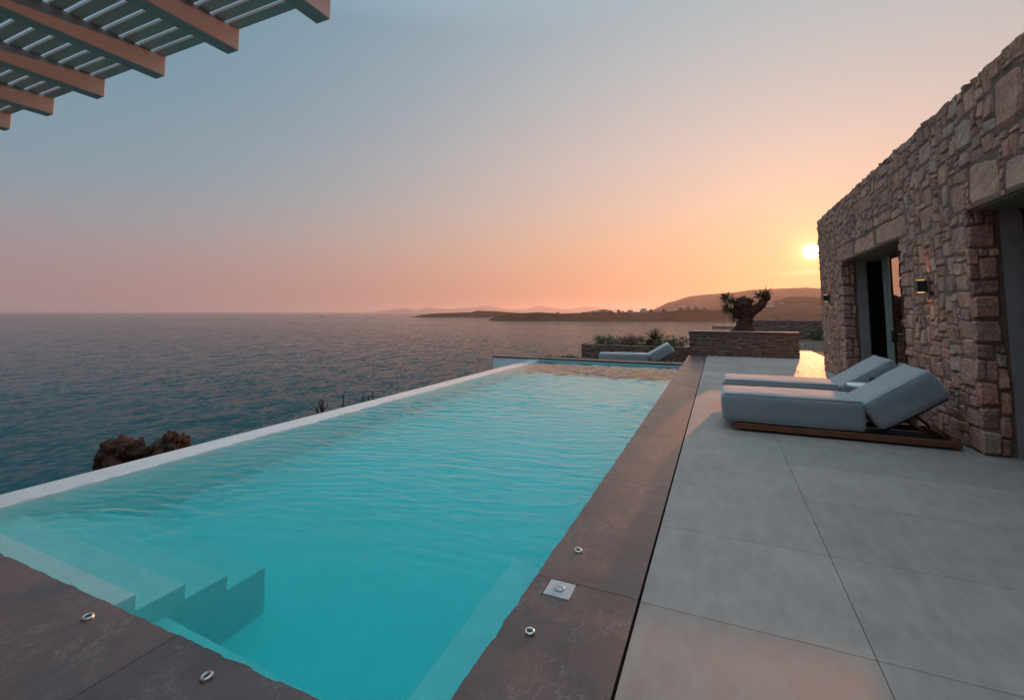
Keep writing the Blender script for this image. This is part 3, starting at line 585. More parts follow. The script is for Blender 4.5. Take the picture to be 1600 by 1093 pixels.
# wall lamps
def wall_lamp(y, z, label):
    t = empty('wall_lamp', (WX - .05, y, z), label, 'lamp', 'up and down lights on the house wall')
    mb = MB(); mb.cbox(.0, .012, -.075, .075, -.135, .135, .003); mb.build('back_plate', M['mortar'], t)
    mb = MB(); mb.cbox(-.105, -.0005, -.055, .055, -.075, .075, .004); mb.build('housing', M['black'], t)
    for s in (1, -1):
        mb = MB(); mb.box(-.085, -.02, -.035, .035, s * .0755 - .0005, s * .0755 + .0045 * s + .0005); mb.build('bulb', M['bulb'], t)
        L = bpy.data.lights.new('lamp_light', 'SPOT'); L.energy = .9; L.color = (1, .50, .22); L.spot_size = R(70); L.spot_blend = .7; L.shadow_soft_size = .02
        lo = bpy.data.objects.new('lamp_light', L); C.collection.objects.link(lo); lo.parent = t; lo.location = (-.05, 0, s * .10); lo.rotation_euler = (R(180) if s > 0 else 0, R(20 * s), 0)
wall_lamp(7.62, 1.83, 'square black wall lamp lit above and below, between the two doorways')
wall_lamp(13.45, 1.83, 'small black wall lamp near the far corner of the house')

# ============================================================ PERGOLA
perg = empty('pergola', (-3, 0, 0), 'pale painted timber pergola with slatted top overhead', 'pergola')
pinv = Matrix.Translation((3, 0, 0))
def pgb(mb, name, mat):
    mb.v = [tuple(pinv @ Vector(v)) for v in mb.v]; return mb.build(name, mat, perg)
BZ, BT, BE = 3.15, 3.288, 1.855
bx_ = [-2.01 - .772 * i for i in range(8)]
for i, x in enumerate(bx_):
    mb = MB(); mb.cbox(x - .052, x + .052, -2.95, BE, BZ, BT, .004); pgb(mb, 'beam', M['pergola'])
for k in range(44):
    y1 = BE - .004 - k * .0925
    if y1 < -2.2: break
    mb = MB(); mb.cbox(-7.6, -1.90, y1 - .068, y1, BT + .001, BT + .024, .002); pgb(mb, 'slat', M['slat'])
mb = MB(); mb.cbox(-7.7, -1.7, -2.8, -2.68, BZ - .16, BZ - .001, .004); pgb(mb, 'header_beam', M['pergola'])
for x in (-7.5, -1.85):
    mb = MB(); mb.cbox(x - .06, x + .06, -2.8, -2.68, 0, BZ - .161, .004); pgb(mb, 'post', M['pergola'])

# ============================================================ LOUNGERS
def rbox(mb, sx_, sy_, sz_, r, m, n=6, puff=.0, seed=0, ang=0):
    """box 0..sx,0..sy,0..sz with rounded edges, pushed out a little like stuffed fabric"""
    def axis(L, n):
        k = 4; a = [r * (1 - math.cos(i / k * math.pi / 2)) for i in range(k + 1)]
        mid = [r + (L - 2 * r) * i / n for i in range(1, n)]
        return a + mid + [L - v for v in reversed(a)]
    ax, ay, az = axis(sx_, 16), axis(sy_, 9), axis(sz_, 5)
    def P(x, y, z):
        c = Vector((min(max(x, r), sx_ - r), min(max(y, r), sy_ - r), min(max(z, r), sz_ - r))); d = Vector((x, y, z)) - c
        q = c + (d.normalized() * r if d.length > 1e-6 else d)
        q = Vector((x, y, z)) if d.length < 1e-6 else q
        u, v, w_ = (q.x / sx_ * 2 - 1), (q.y / sy_ * 2 - 1), (q.z / sz_ * 2 - 1)
        e = lambda t_: max(0, 1 - t_ ** 4)
        q = q + Vector((0, 0, 1)) * puff * w_ * e(u) * e(v) + Vector((0, 1, 0)) * puff * .6 * v * e(u) * e(w_) + Vector((1, 0, 0)) * puff * .6 * u * e(v) * e(w_)
        q += Vector((1, 1, 1)) * (.007 * noise.noise(q * 3.5 + Vector((seed, 0, 0))) + .004 * noise.noise(q * 9 + Vector((seed, 3, 0))))
        return m @ q
    def face(A, B, fn, flip):
        na, nb = len(A), len(B); vs = [fn(a, b) for b in B for a in A]
        fs = [(j * na + i, j * na + i + 1, (j + 1) * na + i + 1, (j + 1) * na + i) for j in range(nb - 1) for i in range(na - 1)]
        mb.add(vs, [f[::-1] for f in fs] if flip else fs)
    face(ax, ay, lambda a, b: P(a, b, 0), True); face(ax, ay, lambda a, b: P(a, b, sz_), False)
    face(ax, az, lambda a, b: P(a, 0, b), False); face(ax, az, lambda a, b: P(a, sy_, b), True)
    face(ay, az, lambda a, b: P(0, a, b), True); face(ay, az, lambda a, b: P(sx_, a, b), False)
def weld(o, d=.0004):
    bm = bmesh.new(); bm.from_mesh(o.data); bmesh.ops.remove_doubles(bm, verts=bm.verts, dist=d); bmesh.ops.recalc_face_normals(bm, faces=bm.faces); bm.to_mesh(o.data); bm.free()
    o.data.polygons.foreach_set('use_smooth', [True] * len(o.data.polygons)); return o
def make_lounger(loc, label, width=.77, backm=.34):
    t = empty('sun_lounger', loc, label, 'sun lounger', 'padded sun loungers')
    # low teak platform
    mb = MB(); 
    mb.cbox(.15, 2.36, 0, .035, .028, .098, .004); mb.cbox(.15, 2.36, width - .035, width, .028, .098, .004)
    mb.cbox(.15, .19, .035, width - .035, .028, .098, .004); mb.cbox(2.28, 2.36, .035, width - .035, .028, .098, .004)
    mb.build('frame', M['teak'], t)
    mb = MB(); mb.cbox(.19, 2.28, .06, width - .06, 0, .03, .003); mb.build('plinth', M['black'], t)
    mb = MB()
    for k in range(17): mb.cbox(.22 + k * .075, .28 + k * .075, .036, width - .036, .078, .097, .002)
    mb.build('slats', M['teak'], t)
    mb = MB(); rbox(mb, 1.52, width, .355, .055, Matrix.Translation((0, 0, .105)), puff=.012, seed=loc[1]); weld(mb.build('seat_cushion', M['fabric'], t))
    mb = MB()                                     # stitched seam along the top edge
    for zz_ in (.452,):
        mb.tube([(.03, .014, zz_), (.4, .008, zz_ + .002), (.9, .007, zz_ + .003), (1.49, .014, zz_)], .005, 6)
        mb.tube([(.03, .010, .130), (.5, .001, .128), (1.0, .001, .128), (1.49, .010, .130)], .005, 6)
    mb.build('piping', M['fabric'], t, True)
    m = Matrix.Translation((1.665, 0, .135)) @ Matrix.Rotation(-R(34.2), 4, 'Y')
    mb = MB(); rbox(mb, .785, width, .345, .05, m, puff=.012, seed=loc[1] + 5); weld(mb.build('back_cushion', M['fabric'], t))
    mb = MB(); mb.tube([m @ Vector(p) for p in ((.03, .010, .325), (.4, .004, .328), (.75, .010, .325))], .005, 6); mb.tube([m @ Vector(p) for p in ((.03, .010, .022), (.4, .002, .020), (.75, .010, .022))], .005, 6); mb.build('back_piping', M['fabric'], t, True)
    # tilting back board and its two struts
    mb = MB(); mb.cbox(.02, .74, .05, width - .05, -.022, -.006, .003, m); mb.build('back_board', M['black'], t)
    for y in (.10, width - .14):
        mb = MB(); mb.tube([(1.93, y, .27), (2.14, y, .10)], .014, 8); mb.build('strut', M['teak'], t, True)
        mb = MB(); mb.tube([(2.16, y + .04, .24), (2.30, y + .04, .098)], .014, 8); mb.build('strut', M['teak'], t, True)
    return t
L1 = make_lounger((.0, 6.63, 0), 'grey padded sun lounger on teak base, the nearer of the pair by the house')
L2 = copy_tree(L1); L2.location = (.03, 7.97, 0); L2['label'] = 'grey padded sun lounger mostly hidden behind the nearer one by the house'
L3 = copy_tree(L1); L3.location = (-3.98, 16.55, -.45); L3['label'] = 'lone padded sun lounger beyond the far end of the pool, its headrest catching the sun'; L3.rotation_euler.z = R(10); L3.scale = (1.13, 1, 1.0)
# side table between the loungers
t = empty('side_table', (1.74, 7.68, 0), 'small round white side table between the two loungers', 'side table')
mb = MB(); mb.lathe([(.0005, .53), (.17, .53), (.178, .524), (.178, .498), (.17, .492), (.0005, .492)], seg=36); mb.build('table_top', M['white'], t, True)
mb = MB(); mb.lathe([(.022, .025), (.022, .492)], seg=16); mb.build('stem', M['white'], t, True)
mb = MB(); mb.lathe([(.0005, .025), (.13, .022), (.14, .012), (.14, 0)], seg=32); mb.build('base', M['white'], t, True)
t = empty('drinking_glass', (1.84, 7.66, .53), 'short clear drinking glass on the round white side table', 'glass')
mb = MB(); mb.lathe([(.0005, .0), (.030, 0), (.036, .10), (.033, .10), (.028, .008), (.0005, .008)], seg=24); mb.build('tumbler', M['clear'], t, True)

# ============================================================ PLANTERS AND GARDEN WALLS
def stone_box(name, x0, x1, y0, y1, z0, z1, label, cat='planter', seed=1, cell=.10, cap=.0, res=4, soil=True, mat='stone_dark'):
    t = empty(name, ((x0 + x1) / 2, (y0 + y1) / 2, z0), label, cat)
    inv = Matrix.Translation((-(x0 + x1) / 2, -(y0 + y1) / 2, -z0))
    def b(mb, nm, mt, sm=False): mb.v = [tuple(inv @ Vector(v)) for v in mb.v]; return mb.build(nm, mt, t, sm)
    sz = [(3, 1)] * 3 + [(4, 1)] * 2 + [(3, 2)] * 3 + [(4, 2)] * 2 + [(2, 1)] * 2 + [(2, 2)] * 2 + [(5, 2)]
    mb = MB(); tk = .28 if soil else (y1 - y0) / 2
    if soil:
        mb.box(x0 + .03, x1 - .03, y0 + .03, y0 + tk, z0, z1 - .03); mb.box(x0 + .03, x1 - .03, y1 - tk, y1 - .03, z0, z1 - .03); mb.box(x0 + .03, x0 + tk, y0 + tk, y1 - tk, z0, z1 - .03); mb.box(x1 - tk, x1 - .03, y0 + tk, y1 - tk, z0, z1 - .03)
    else: mb.box(x0 + .03, x1 - .03, y0 + .03, y1 - .03, z0, z1 - .03)
    b(mb, 'wall_core', M['mortar'])
    mb = MB(); h = z1 - z0
    rubble(mb, (x0, y0 + .03, z0), (1, 0, 0), Vz, (0, -1, 0), x1 - x0, h, seed=seed, cell=cell, sizes=sz, res=res, topjit=.008, prot=(.02, .04))
    rubble(mb, (x1 - .03, y0, z0), (0, 1, 0), Vz, (1, 0, 0), y1 - y0, h, seed=seed + 1, cell=cell, sizes=sz, res=res, topjit=.008, prot=(.02, .04))
    rubble(mb, (x0 + .03, y0, z0), (0, 1, 0), Vz, (-1, 0, 0), y1 - y0, h, seed=seed + 2, cell=cell, sizes=sz, res=res, topjit=.008, prot=(.02, .04))
    rubble(mb, (x0, y0, z1 - .03), (1, 0, 0), (0, 1, 0), (0, 0, 1), x1 - x0, min(tk, y1 - y0), seed=seed + 3, cell=cell, sizes=sz, res=res, prot=(.005, .02))
    b(mb, 'stonework', M[mat])
    if cap:
        mb = MB(); mb.cbox(x0 - .01, x1 + .01, y0 - .02, y0 + tk, z1, z1 + cap, .004); b(mb, 'cap', M['plaster'])
    if soil:
        mb = MB(); nx = 16; ny = 6
        vs = [(x0 + tk + (x1 - x0 - 2 * tk) * i / nx, y0 + tk - .02 + (y1 - y0 - 2 * tk + .04) * j / ny, z1 - .10 + .05 * noise.noise(Vector((i, j, seed)) * .6)) for j in range(ny + 1) for i in range(nx + 1)]
        mb.add(vs, [(j * (nx + 1) + i, j * (nx + 1) + i + 1, (j + 1) * (nx + 1) + i + 1, (j + 1) * (nx + 1) + i) for j in range(ny) for i in range(nx)]); b(mb, 'soil', M['soil'], True)
    return t
stone_box('stone_planter', -.98, 2.34, 17.40, 19.0, 0.0, .82, 'square brown stone planter at the end of the terrace, holding the gnarled tree', seed=31, cap=.018)
stone_box('stone_planter', -5.45, -1.05, 19.45, 21.4, -.6, .13, 'long low stone planter of shrubs behind the lone lounger', seed=41)
stone_box('garden_wall', .9, 7.6, 30.0, 30.4, -.9, 1.03, 'dark stone boundary wall behind the tree, at the foot of the hill', 'wall', seed=51, soil=False, cell=.14, res=3)
t = empty('step_light', (2.42, 17.6, .45), 'tiny glowing step light on the right corner of the stone planter', 'lamp')
mb = MB(); mb.cbox(-.02, .0, -.03, .03, -.03, .03, .003); mb.build('bezel', M['black'], t)
mb = MB(); mb.blob((.004, -.012, 0), .014, 0, 1, 2); mb.build('bulb', M['bulb'], t, True)

# gnarled cut-back tree in the planter
def leaf_tuft(mb, c, r, n, L=(.10, .22), wd=.022, bias=(0, 0, 0), seed=0):
    rnd = random.Random(seed)
    for _ in range(n):
        d = Vector((rnd.gauss(0, 1), rnd.gauss(0, 1), rnd.gauss(0, 1))).normalized() + Vector(bias); p = Vector(c) + d.normalized() * r * rnd.uniform(.0, .6)
        mb.blade(p, d, rnd.uniform(*L) * rnd.choice((.7, 1, 1.3)), wd, rnd.uniform(-.1, .3))
tree = empty('gnarled_tree', (.80, 18.2, .75), 'gnarled stump of a tree with one raised arm and spiky tufts, in the stone planter', 'tree')
mb = MB()
mb.tube([(-.02, 0, -.1), (0, 0, .10), (.03, 0, .35), (.05, 0, .6), (.0, 0, .85), (-.02, 0, 1.05)], [.36, .32, .25, .225, .25, .22], 26, jit=.34, seed=3)
mb.blob((-.02, -.02, .98), .30, .16, 2.0, 4, 4, (1, .9, 1.0)); mb.blob((-.16, -.03, .70), .20, .25, 2.2, 3, 6); mb.blob((.05, 0, 1.12), .22, .18, 2, 3, 11, (1.2, 1, .7)); mb.blob((-.24, 0, .02), .20, .3, 1.8, 3, 8, (1, 1, .8)); mb.blob((.20, -.05, .02), .18, .3, 1.8, 3, 9, (1.1, 1, .7)); mb.blob((.14, -.1, .45), .13, .3, 2, 3, 19)
mb.tube([(.05, 0, .60), (.24, 0, .74), (.44, 0, .88), (.58, 0, 1.00), (.66, 0, 1.16), (.70, 0, 1.30)], [.21, .18, .15, .14, .13, .12], 18, jit=.4, seed=8)
mb.blob((.72, 0, 1.28), .13, .35, 2.6, 3, 14, (1, 1, 1.1)); mb.blob((.60, 0, 1.10), .12, .3, 2.4, 3, 17)
mb.tube([(-.10, 0, 1.0), (-.30, -.03, 1.08), (-.50, -.04, 1.20)], [.09, .07, .03], 10, jit=.4)
mb.tube([(-.12, 0, .74), (-.32, .02, .82), (-.50, .0, .86)], [.10, .07, .03], 10, jit=.4)
mb.tube([(-.15, 0, .55), (-.26, .0, .56)], [.05, .02], 8, jit=.4)
mb.build('trunk', M['bark'], tree, True)
mb = MB()
for (c, r, n, b) in (((-.52, -.04, 1.22), .18, 190, (-.4, 0, .4)), ((-.36, -.03, 1.12), .15, 120, (0, 0, .2)), ((-.52, 0, .86), .18, 170, (-.4, 0, 0)), ((-.36, 0, .82), .16, 120, (0, 0, -.1)), ((-.28, 0, .58), .08, 45, (-.5, 0, -.2)), ((.54, 0, 1.26), .13, 130, (-.4, 0, .7)), ((.28, 0, 1.06), .08, 40, (0, 0, .8)), ((.72, 0, 1.38), .10, 90, (0, 0, .5))):
    leaf_tuft(mb, c, r * .8, int(n * .6), (.14, .30), .024, b, n)
mb.build('foliage', M['yucca'], tree)

# yucca, shrubs, dry flowers in the low planter
def yucca(x, y, z, label, s=1.0):
    t = empty('yucca_plant', (x, y, z), label, 'plant'); mb = MB(); rnd = random.Random(4)
    for k in range(90):
        a = rnd.uniform(0, 2 * math.pi); e = R(rnd.uniform(5, 88)); d = Vector((math.cos(a) * math.cos(e), math.sin(a) * math.cos(e), math.sin(e)))
        mb.blade((d.x * .03, d.y * .03, .18 + rnd.uniform(0, .15)), d, rnd.uniform(.42, .62) * s, .034, rnd.uniform(.0, .12), 4)
    mb.build('leaves', M['yucca'], t); mb = MB(); mb.tube([(0, 0, -.1), (0, 0, .3)], [.06, .05], 10, jit=.3); mb.build('stem', M['bark'], t, True)
yucca(-2.53, 20.4, .05, 'spiky yucca standing above the shrubs in the low planter', 1.05)
def shrub(x, y, z, w_, h_, label, mat='leaf', n=700, seed=0, cat='shrub', L=(.05, .12), wd=.03, name='shrub'):
    t = empty(name, (x, y, z), label, cat); rnd = random.Random(seed); mb = MB(); st = MB()
    cl = [Vector((rnd.uniform(-w_, w_) * .42, rnd.uniform(-.3, .3), h_ * rnd.uniform(.25, .85))) for _ in range(9)]
    for c in cl: st.tube([(c.x * .3, c.y * .3, -.05), (c.x * .8, c.y * .8, c.z * .5), tuple(c)], [.012, .009, .005], 5)
    for k in range(n):
        c = rnd.choice(cl); p = c + Vector((rnd.gauss(0, w_ * .11), rnd.gauss(0, .12), rnd.gauss(0, h_ * .16))); p.z = max(p.z, .0)
        d = Vector((rnd.gauss(0, 1), rnd.gauss(0, 1), rnd.gauss(.5, 1)))
        mb.blade(p, d, rnd.uniform(*L), wd, .2, 2)
    mb.build('foliage', M[mat], t); st.build('stems', M['twig'], t)
    return t
shrub(-4.55, 20.3, .05, 1.0, .42, 'dark green leafy shrub at the left end of the low planter', 'leaf', 900, 1)
shrub(-3.75, 20.5, .05, .9, .36, 'dark green shrub beside the dry grass in the low planter', 'leaf', 800, 2)
shrub(-3.25, 20.1, .05, .8, .46, 'dry straw coloured grass plant left of the yucca', 'leaf_dry', 600, 3, 'plant', (.10, .24), .014, 'dry_grass_plant')
shrub(-2.1, 20.2, .05, .8, .30, 'low green shrub just right of the yucca', 'leaf', 800, 4)
shrub(-1.75, 20.9, .0, .7, .22, 'dry brown shrub against the square stone planter', 'leaf_dry', 700, 5)
shrub(-2.9, 20.9, .05, .8, .28, 'low olive shrub behind the yucca', 'leaf', 600, 6)
# hedge row behind planter
def hedge(name, x0, x1, y, z0, z1, label, seed):
    t = empty(name, ((x0 + x1) / 2, y, z0), label, 'hedge'); rnd = random.Random(seed); mb = MB(); n = int((x1 - x0) * 420)
    for k in range(n):
        x = rnd.uniform(x0, x1) - (x0 + x1) / 2; h = (z1 - z0) * (1 + .12 * noise.noise(Vector((x * 2, seed, 0)))); p = Vector((x, rnd.gauss(0, .16), h * rnd.random() ** .6))
        mb.blade(p, (rnd.gauss(0, 1), rnd.gauss(0, 1), rnd.gauss(.4, 1)), rnd.uniform(.06, .13), .04, .2, 2)
    mb.build('foliage', M['leaf'], t)
    st = MB()
    for k in range(int((x1 - x0) * 2)): xx = rnd.uniform(x0, x1) - (x0 + x1) / 2; st.tube([(xx, 0, -.4), (xx + rnd.uniform(-.1, .1), 0, (z1 - z0) * .7)], [.02, .008], 5)
    st.build('stems', M['twig'], t)
hedge('hedge', -2.3, -.2, 22.6, -.3, .36, 'low clipped hedge between the yucca and the square planter', 3)
shrub(-6.15, 18.9, -.75, 1.6, .42, 'sprawling dark shrub at the cliff edge, left of the low planter', 'leaf', 1100, 9, wd=.04)
shrub(5.0, 29.2, -.2, 1.0, .9, 'dark bush against the boundary wall by the house corner', 'leaf', 1100, 12, wd=.05)

# gnarled dead trunks and bare twigs below the overflow edge
def stump(loc, label, lobes, seed, twigs=()):
    t = empty('gnarled_stump', loc, label, 'tree stump', 'gnarled cut stumps below the pool'); mb = MB()
    zb = terrain(loc[0], loc[1]) - loc[2] - .2
    mb.tube([(0, 0, zb), (.05, 0, zb * .6), (-.03, 0, zb * .3), (0, 0, 0)], [.36, .28, .26, .30], 18, jit=.6, seed=seed)
    for k, (c, r, sq) in enumerate(lobes): mb.blob(c, r, .34, 1.7, 4, seed + k * 3, sq)
    mb.build('trunk', M['bark'], t, True); mb = MB(); rnd = random.Random(seed)
    for (c, d, L) in twigs:
        c = Vector(c); d = Vector(d).normalized(); p = c - d * .1; pts = [p]
        for i in range(4): p = p + d * L / 4 + Vector((rnd.uniform(-.02, .02), rnd.uniform(-.02, .02), 0)); pts.append(p)
        mb.tube(pts, [.011, .009, .007, .005, .003], 5)
        for i in (2, 3): mb.tube([pts[i], pts[i] + Vector((rnd.uniform(-.1, .1), rnd.uniform(-.1, .1), .09))], [.006, .003], 4)
    if twigs: mb.build('twigs', M['twig'], t)
# facing vector of the view there, sideways = (.43,.9)
sw = Vector((.43, .90, 0))
stump((-12.15, 6.1, -1.78), 'thick reddish brown gnarled stump, the left and wider of the two below the pool', [((-.14 * sw + Vector((0, 0, .12))), .36, (1, 1, 1)), ((.12 * sw + Vector((0, 0, .10))), .28, (1, 1, 1)), ((.33 * sw + Vector((0, 0, .10))), .17, (1, 1, .9)), ((-.36 * sw + Vector((0, 0, .05))), .18, (1, 1, 1)), ((.45 * sw + Vector((0, 0, -.38))), .26, (1, 1, 1))], 4,
      [((.55 * sw + Vector((0, 0, .05))), (.2, .3, 1), .25), ((-.55 * sw + Vector((0, 0, .1))), (-.3, -.6, .3), .12)])
stump((-11.87, 6.80, -1.80), 'brown gnarled stump with a sunlit hollow edge, right of the wider one', [((-.14 * sw + Vector((0, 0, .02))), .26, (1, 1, .9)), ((.06 * sw + Vector((0, 0, .16))), .28, (1, 1, 1)), ((.26 * sw + Vector((0, 0, .17))), .20, (.9, .9, 1.15)), ((.06 * sw + Vector((0, 0, .40))), .12, (1, 1, .8)), ((-.42 * sw + Vector((0, 0, -.3))), .2, (1, 1, 1))], 23,
      [((.04 * sw + Vector((0, 0, .42))), (0, -.1, 1), .22), ((-.22 * sw + Vector((0, 0, .3))), (0, -.2, 1), .18), ((-.42 * sw + Vector((0, 0, .10))), (-.1, -.3, 1), .2)])
def bare_shrub(x, y, ztop, label, k, h=.5, spread=.35):
    zb = terrain(x, y) - .1; t = empty('bare_shrub', (x, y, zb), label, 'shrub', 'bare twiggy shrubs below the pool edge'); mb = MB(); rnd = random.Random(k); H = ztop - zb
    def br(p, d, L, r, dep):
        pts = [p]; q = p
        for i in range(4): q = q + d * L / 4 + Vector((rnd.uniform(-.02, .02), rnd.uniform(-.02, .02), .0)); pts.append(q)
        mb.tube(pts, [r, r * .9, r * .8, r * .7, r * .55], 5)
        if dep:
            for i in range(3): br(pts[rnd.choice((2, 3, 4))], (d + Vector((rnd.gauss(0, spread), rnd.gauss(0, spread), rnd.uniform(0, .3)))).normalized(), L * rnd.uniform(.4, .6), r * .55, dep - 1)
    br(Vector((0, 0, 0)), Vector((0, 0, 1)), max(H - h, .1), .03, 0)
    for i in range(3 if spread > .2 else 1): br(Vector((0, 0, max(H - h, .1))), Vector((rnd.gauss(0, spread), rnd.gauss(0, spread), 1)).normalized(), h * (.62 if spread > .2 else 1.0), .02, 2 if spread > .2 else 0)
    mb.build('branches', M['twig'], t)
bare_shrub(-7.94, 7.62, -.35, 'widest bare twiggy shrub poking above the overflow edge, leftmost of the row', 1, .55, .4)
bare_shrub(-7.61, 7.94, -.31, 'single straight bare twig above the overflow edge, second from the left', 2, .5, .05)
bare_shrub(-7.36, 8.18, -.31, 'bare twig with a short stub beside it, middle of the row at the overflow edge', 3, .5, .12)
bare_shrub(-7.24, 8.28, -.36, 'thin bare twig just left of the last one at the overflow edge', 5, .5, .08)
bare_shrub(-7.17, 8.34, -.30, 'bare twig farthest right in the row at the overflow edge', 6, .5, .1)
# ============================================================ FAR SHORE
def prof_at(prof, az):
    for (a0, e0), (a1, e1) in zip(prof, prof[1:]):
        if a0 <= az <= a1: f_ = (az - a0) / (a1 - a0); f_ = f_ * f_ * (3 - 2 * f_) * .5 + f_ * .5; return e0 + (e1 - e0) * f_
    return prof[0][1] if az < prof[0][0] else prof[-1][1]
def hill(name, prof, D, foot, back, mat, step=.08, rough=.06, tree=.05, seed=1):
    mb = MB(); a0, a1 = prof[0][0], prof[-1][0]; n = int((a1 - a0) / step); rows = 9; vs = []
    for j in range(rows + 3):
        for i in range(n + 1):
            az = a0 + (a1 - a0) * i / n
            top = max(EYE + D * math.tan(R(prof_at(prof, az))) , SEA + .5)
            if j <= rows:
                f_ = j / rows; d = foot + (D - foot) * f_; sh = f_ ** .62
                z = SEA - 1 + (top - SEA + 1) * sh
                zn = (top - SEA) * rough * noise.fractal(Vector((az * D * .0175 / (D * .05), (d - foot) / (D * .05), seed)), 1, 2, 5) * math.sin(f_ * math.pi)
                z += zn
                if j == rows: z += (top - SEA) * .03 * noise.noise(Vector((az * 6, seed, 0))) + D * math.tan(R(tree)) * (max(0, noise.noise(Vector((az * 5.5, seed, 3)))) + .5 * max(0, noise.noise(Vector((az * 2.1, seed, 6)))))
            else:
                f_ = (j - rows) / 2; d = D + back * f_; z = top + (SEA - 2 - top) * f_
            shore = 1 + .03 * noise.noise(Vector((az * .8, seed, 5))) * (1 - min(j / rows, 1))
            d *= shore; vs.append((d * math.sin(R(az)), d * math.cos(R(az)), z))
    fs = [(j * (n + 1) + i, j * (n + 1) + i + 1, (j + 1) * (n + 1) + i + 1, (j + 1) * (n + 1) + i) for j in range(rows + 2) for i in range(n)]
    mb.add(vs, fs); return tag(mb.build(name, mat, smooth=True), kind='structure')
P_far = [(-41.4, -.12), (-39.58, 0.19), (-36.97, 0.46), (-35.83, 0.23), (-34.46, 0.55), (-31.98, 0.31), (-30.03, 0.47), (-27.11, 0.75), (-24.89, 0.32), (-22.91, 0.24), (-20.77, 0.75), (-19.19, 0.51), (-17.38, 0.31), (-14.5, 0.7), (-12.36, 0.31), (-9.73, 0.08), (-5, -.1)]
P_isl = [(-36.7, -0.66), (-35.67, -0.50), (-35.06, -0.33), (-33.14, -0.18), (-29.24, -0.06), (-28.3, 0.14), (-26.32, 0.08), (-24.1, -0.08), (-19.5, -0.5)]
P_head = [(-27.0, -0.98), (-26.08, -0.63), (-24.1, -0.24), (-21.09, -0.08), (-17.78, -0.2), (-15.83, -0.16), (-14.66, 0.0), (-14.04, .10), (-12.89, .28), (-11.98, .12), (-11.61, -0.08), (-8.62, -.02), (-5.0, 0.03), (-4.15, 0.22), (-2.21, 0.28), (-0.72, 0.2), (1.0, .15), (3.66, 0.10), (8, .1)]
P_big = [(-9.2, -.3), (-8.62, 0.0), (-7.15, 0.23), (-5.33, 1.10), (-2.85, 1.80), (-0.8, 2.0), (1.19, 2.12), (3.74, 2.42), (6.77, 2.50), (8.5, 2.52), (10.7, 2.28), (15.7, 1.52), (24, 1.2), (34, .6)]
P_mid = [(-1.9, -.5), (-.53, 0.07), (1.77, 0.43), (4.31, 0.98), (5.65, 1.17), (7.03, 1.60), (8.58, 1.58), (10.66, 1.37), (16.59, 0.72), (30, .5)]
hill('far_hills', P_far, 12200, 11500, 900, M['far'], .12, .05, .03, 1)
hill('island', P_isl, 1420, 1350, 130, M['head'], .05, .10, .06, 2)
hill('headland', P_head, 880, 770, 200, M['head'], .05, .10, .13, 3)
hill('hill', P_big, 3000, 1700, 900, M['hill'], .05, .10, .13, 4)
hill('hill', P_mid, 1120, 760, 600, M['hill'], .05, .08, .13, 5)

def at(az, el, D): return Vector((D * math.sin(R(az)), D * math.cos(R(az)), EYE + D * math.tan(R(el))))
def house_at(az, el, D, wd, hh, label, nwin=3, roof=False, steps=0):
    p = at(az, el, D); t = empty('white_house', p, label, 'house', 'white houses across the bay', rz=-R(az)); dp = wd * .6
    mb = MB(); mb.box(-wd / 2, wd / 2, 0, dp, -4, hh)
    if steps: mb.box(-wd * .25, wd / 2 - .3, 1.0, dp - .5, hh, hh + 2.6)
    mb.build('walls', M['house'], t)
    mb = MB(); mb.box(-wd / 2 - .2, wd / 2 + .2, -.2, .0 + dp + .2, hh - .0 + .01, hh + .3) if not steps else mb.box(-wd / 2 - .1, -wd * .25 - .01, -.1, dp + .1, hh + .01, hh + .25)
    mb.build('roof_parapet', M['house'], t)
    for k in range(nwin):
        x = -wd / 2 + wd * (k + .5) / nwin; mb = MB(); mb.box(x - wd / nwin * .22, x + wd / nwin * .22, -.12, .1, .6 if k % 2 else -.4, min(hh - .6, 2.3)); mb.build('window', M['hwin'], t)
HS = [(-14.55, -.22, 850, 9, 2.8, 'small white house at the left foot of the knoll', 2), (-13.2, -.16, 850, 26, 4.0, 'long white building with dark openings below the rounded knoll', 7),
      (-9.75, -.10, 860, 9.5, 4.6, 'grey boxy house between the round tree and the taller white house', 3), (-8.25, -.10, 862, 11.5, 5.2, 'white two level house left of the twin masts', 4, False, 1),
      (-4.6, .35, 1450, 12, 5, 'pale house low on the big hill, directly above the moored yacht bay', 3), (-3.8, .62, 1600, 14, 5, 'pale long house higher on the big hill slope', 4),
      (-2.9, .42, 1500, 10, 5, 'pale cube house on the big hill, right of the long one', 3), (-2.1, .75, 1650, 12, 5, 'pale house standing highest on the big hill', 3), (-5.4, .18, 1400, 10, 4.5, 'small pale house at the left foot of the big hill', 3), (-1.3, .5, 1550, 9, 4, 'small pale house on the big hill nearest the gnarled tree', 2),
      (4.9, .78, 930, 18, 4.5, 'long white villa with a flat roof on the hill right of the gnarled tree', 6), (6.15, .80, 950, 8, 3.5, 'small white annex at the right end of the long villa', 2), (3.9, .62, 915, 6, 3, 'tiny white outbuilding left of the long villa', 2),
      (-6.6, .02, 872, 8, 3.2, 'low white house partly behind trees right of the twin masts', 3)]
def hz_on(prof, D): pass
for h_ in HS: house_at(*h_)
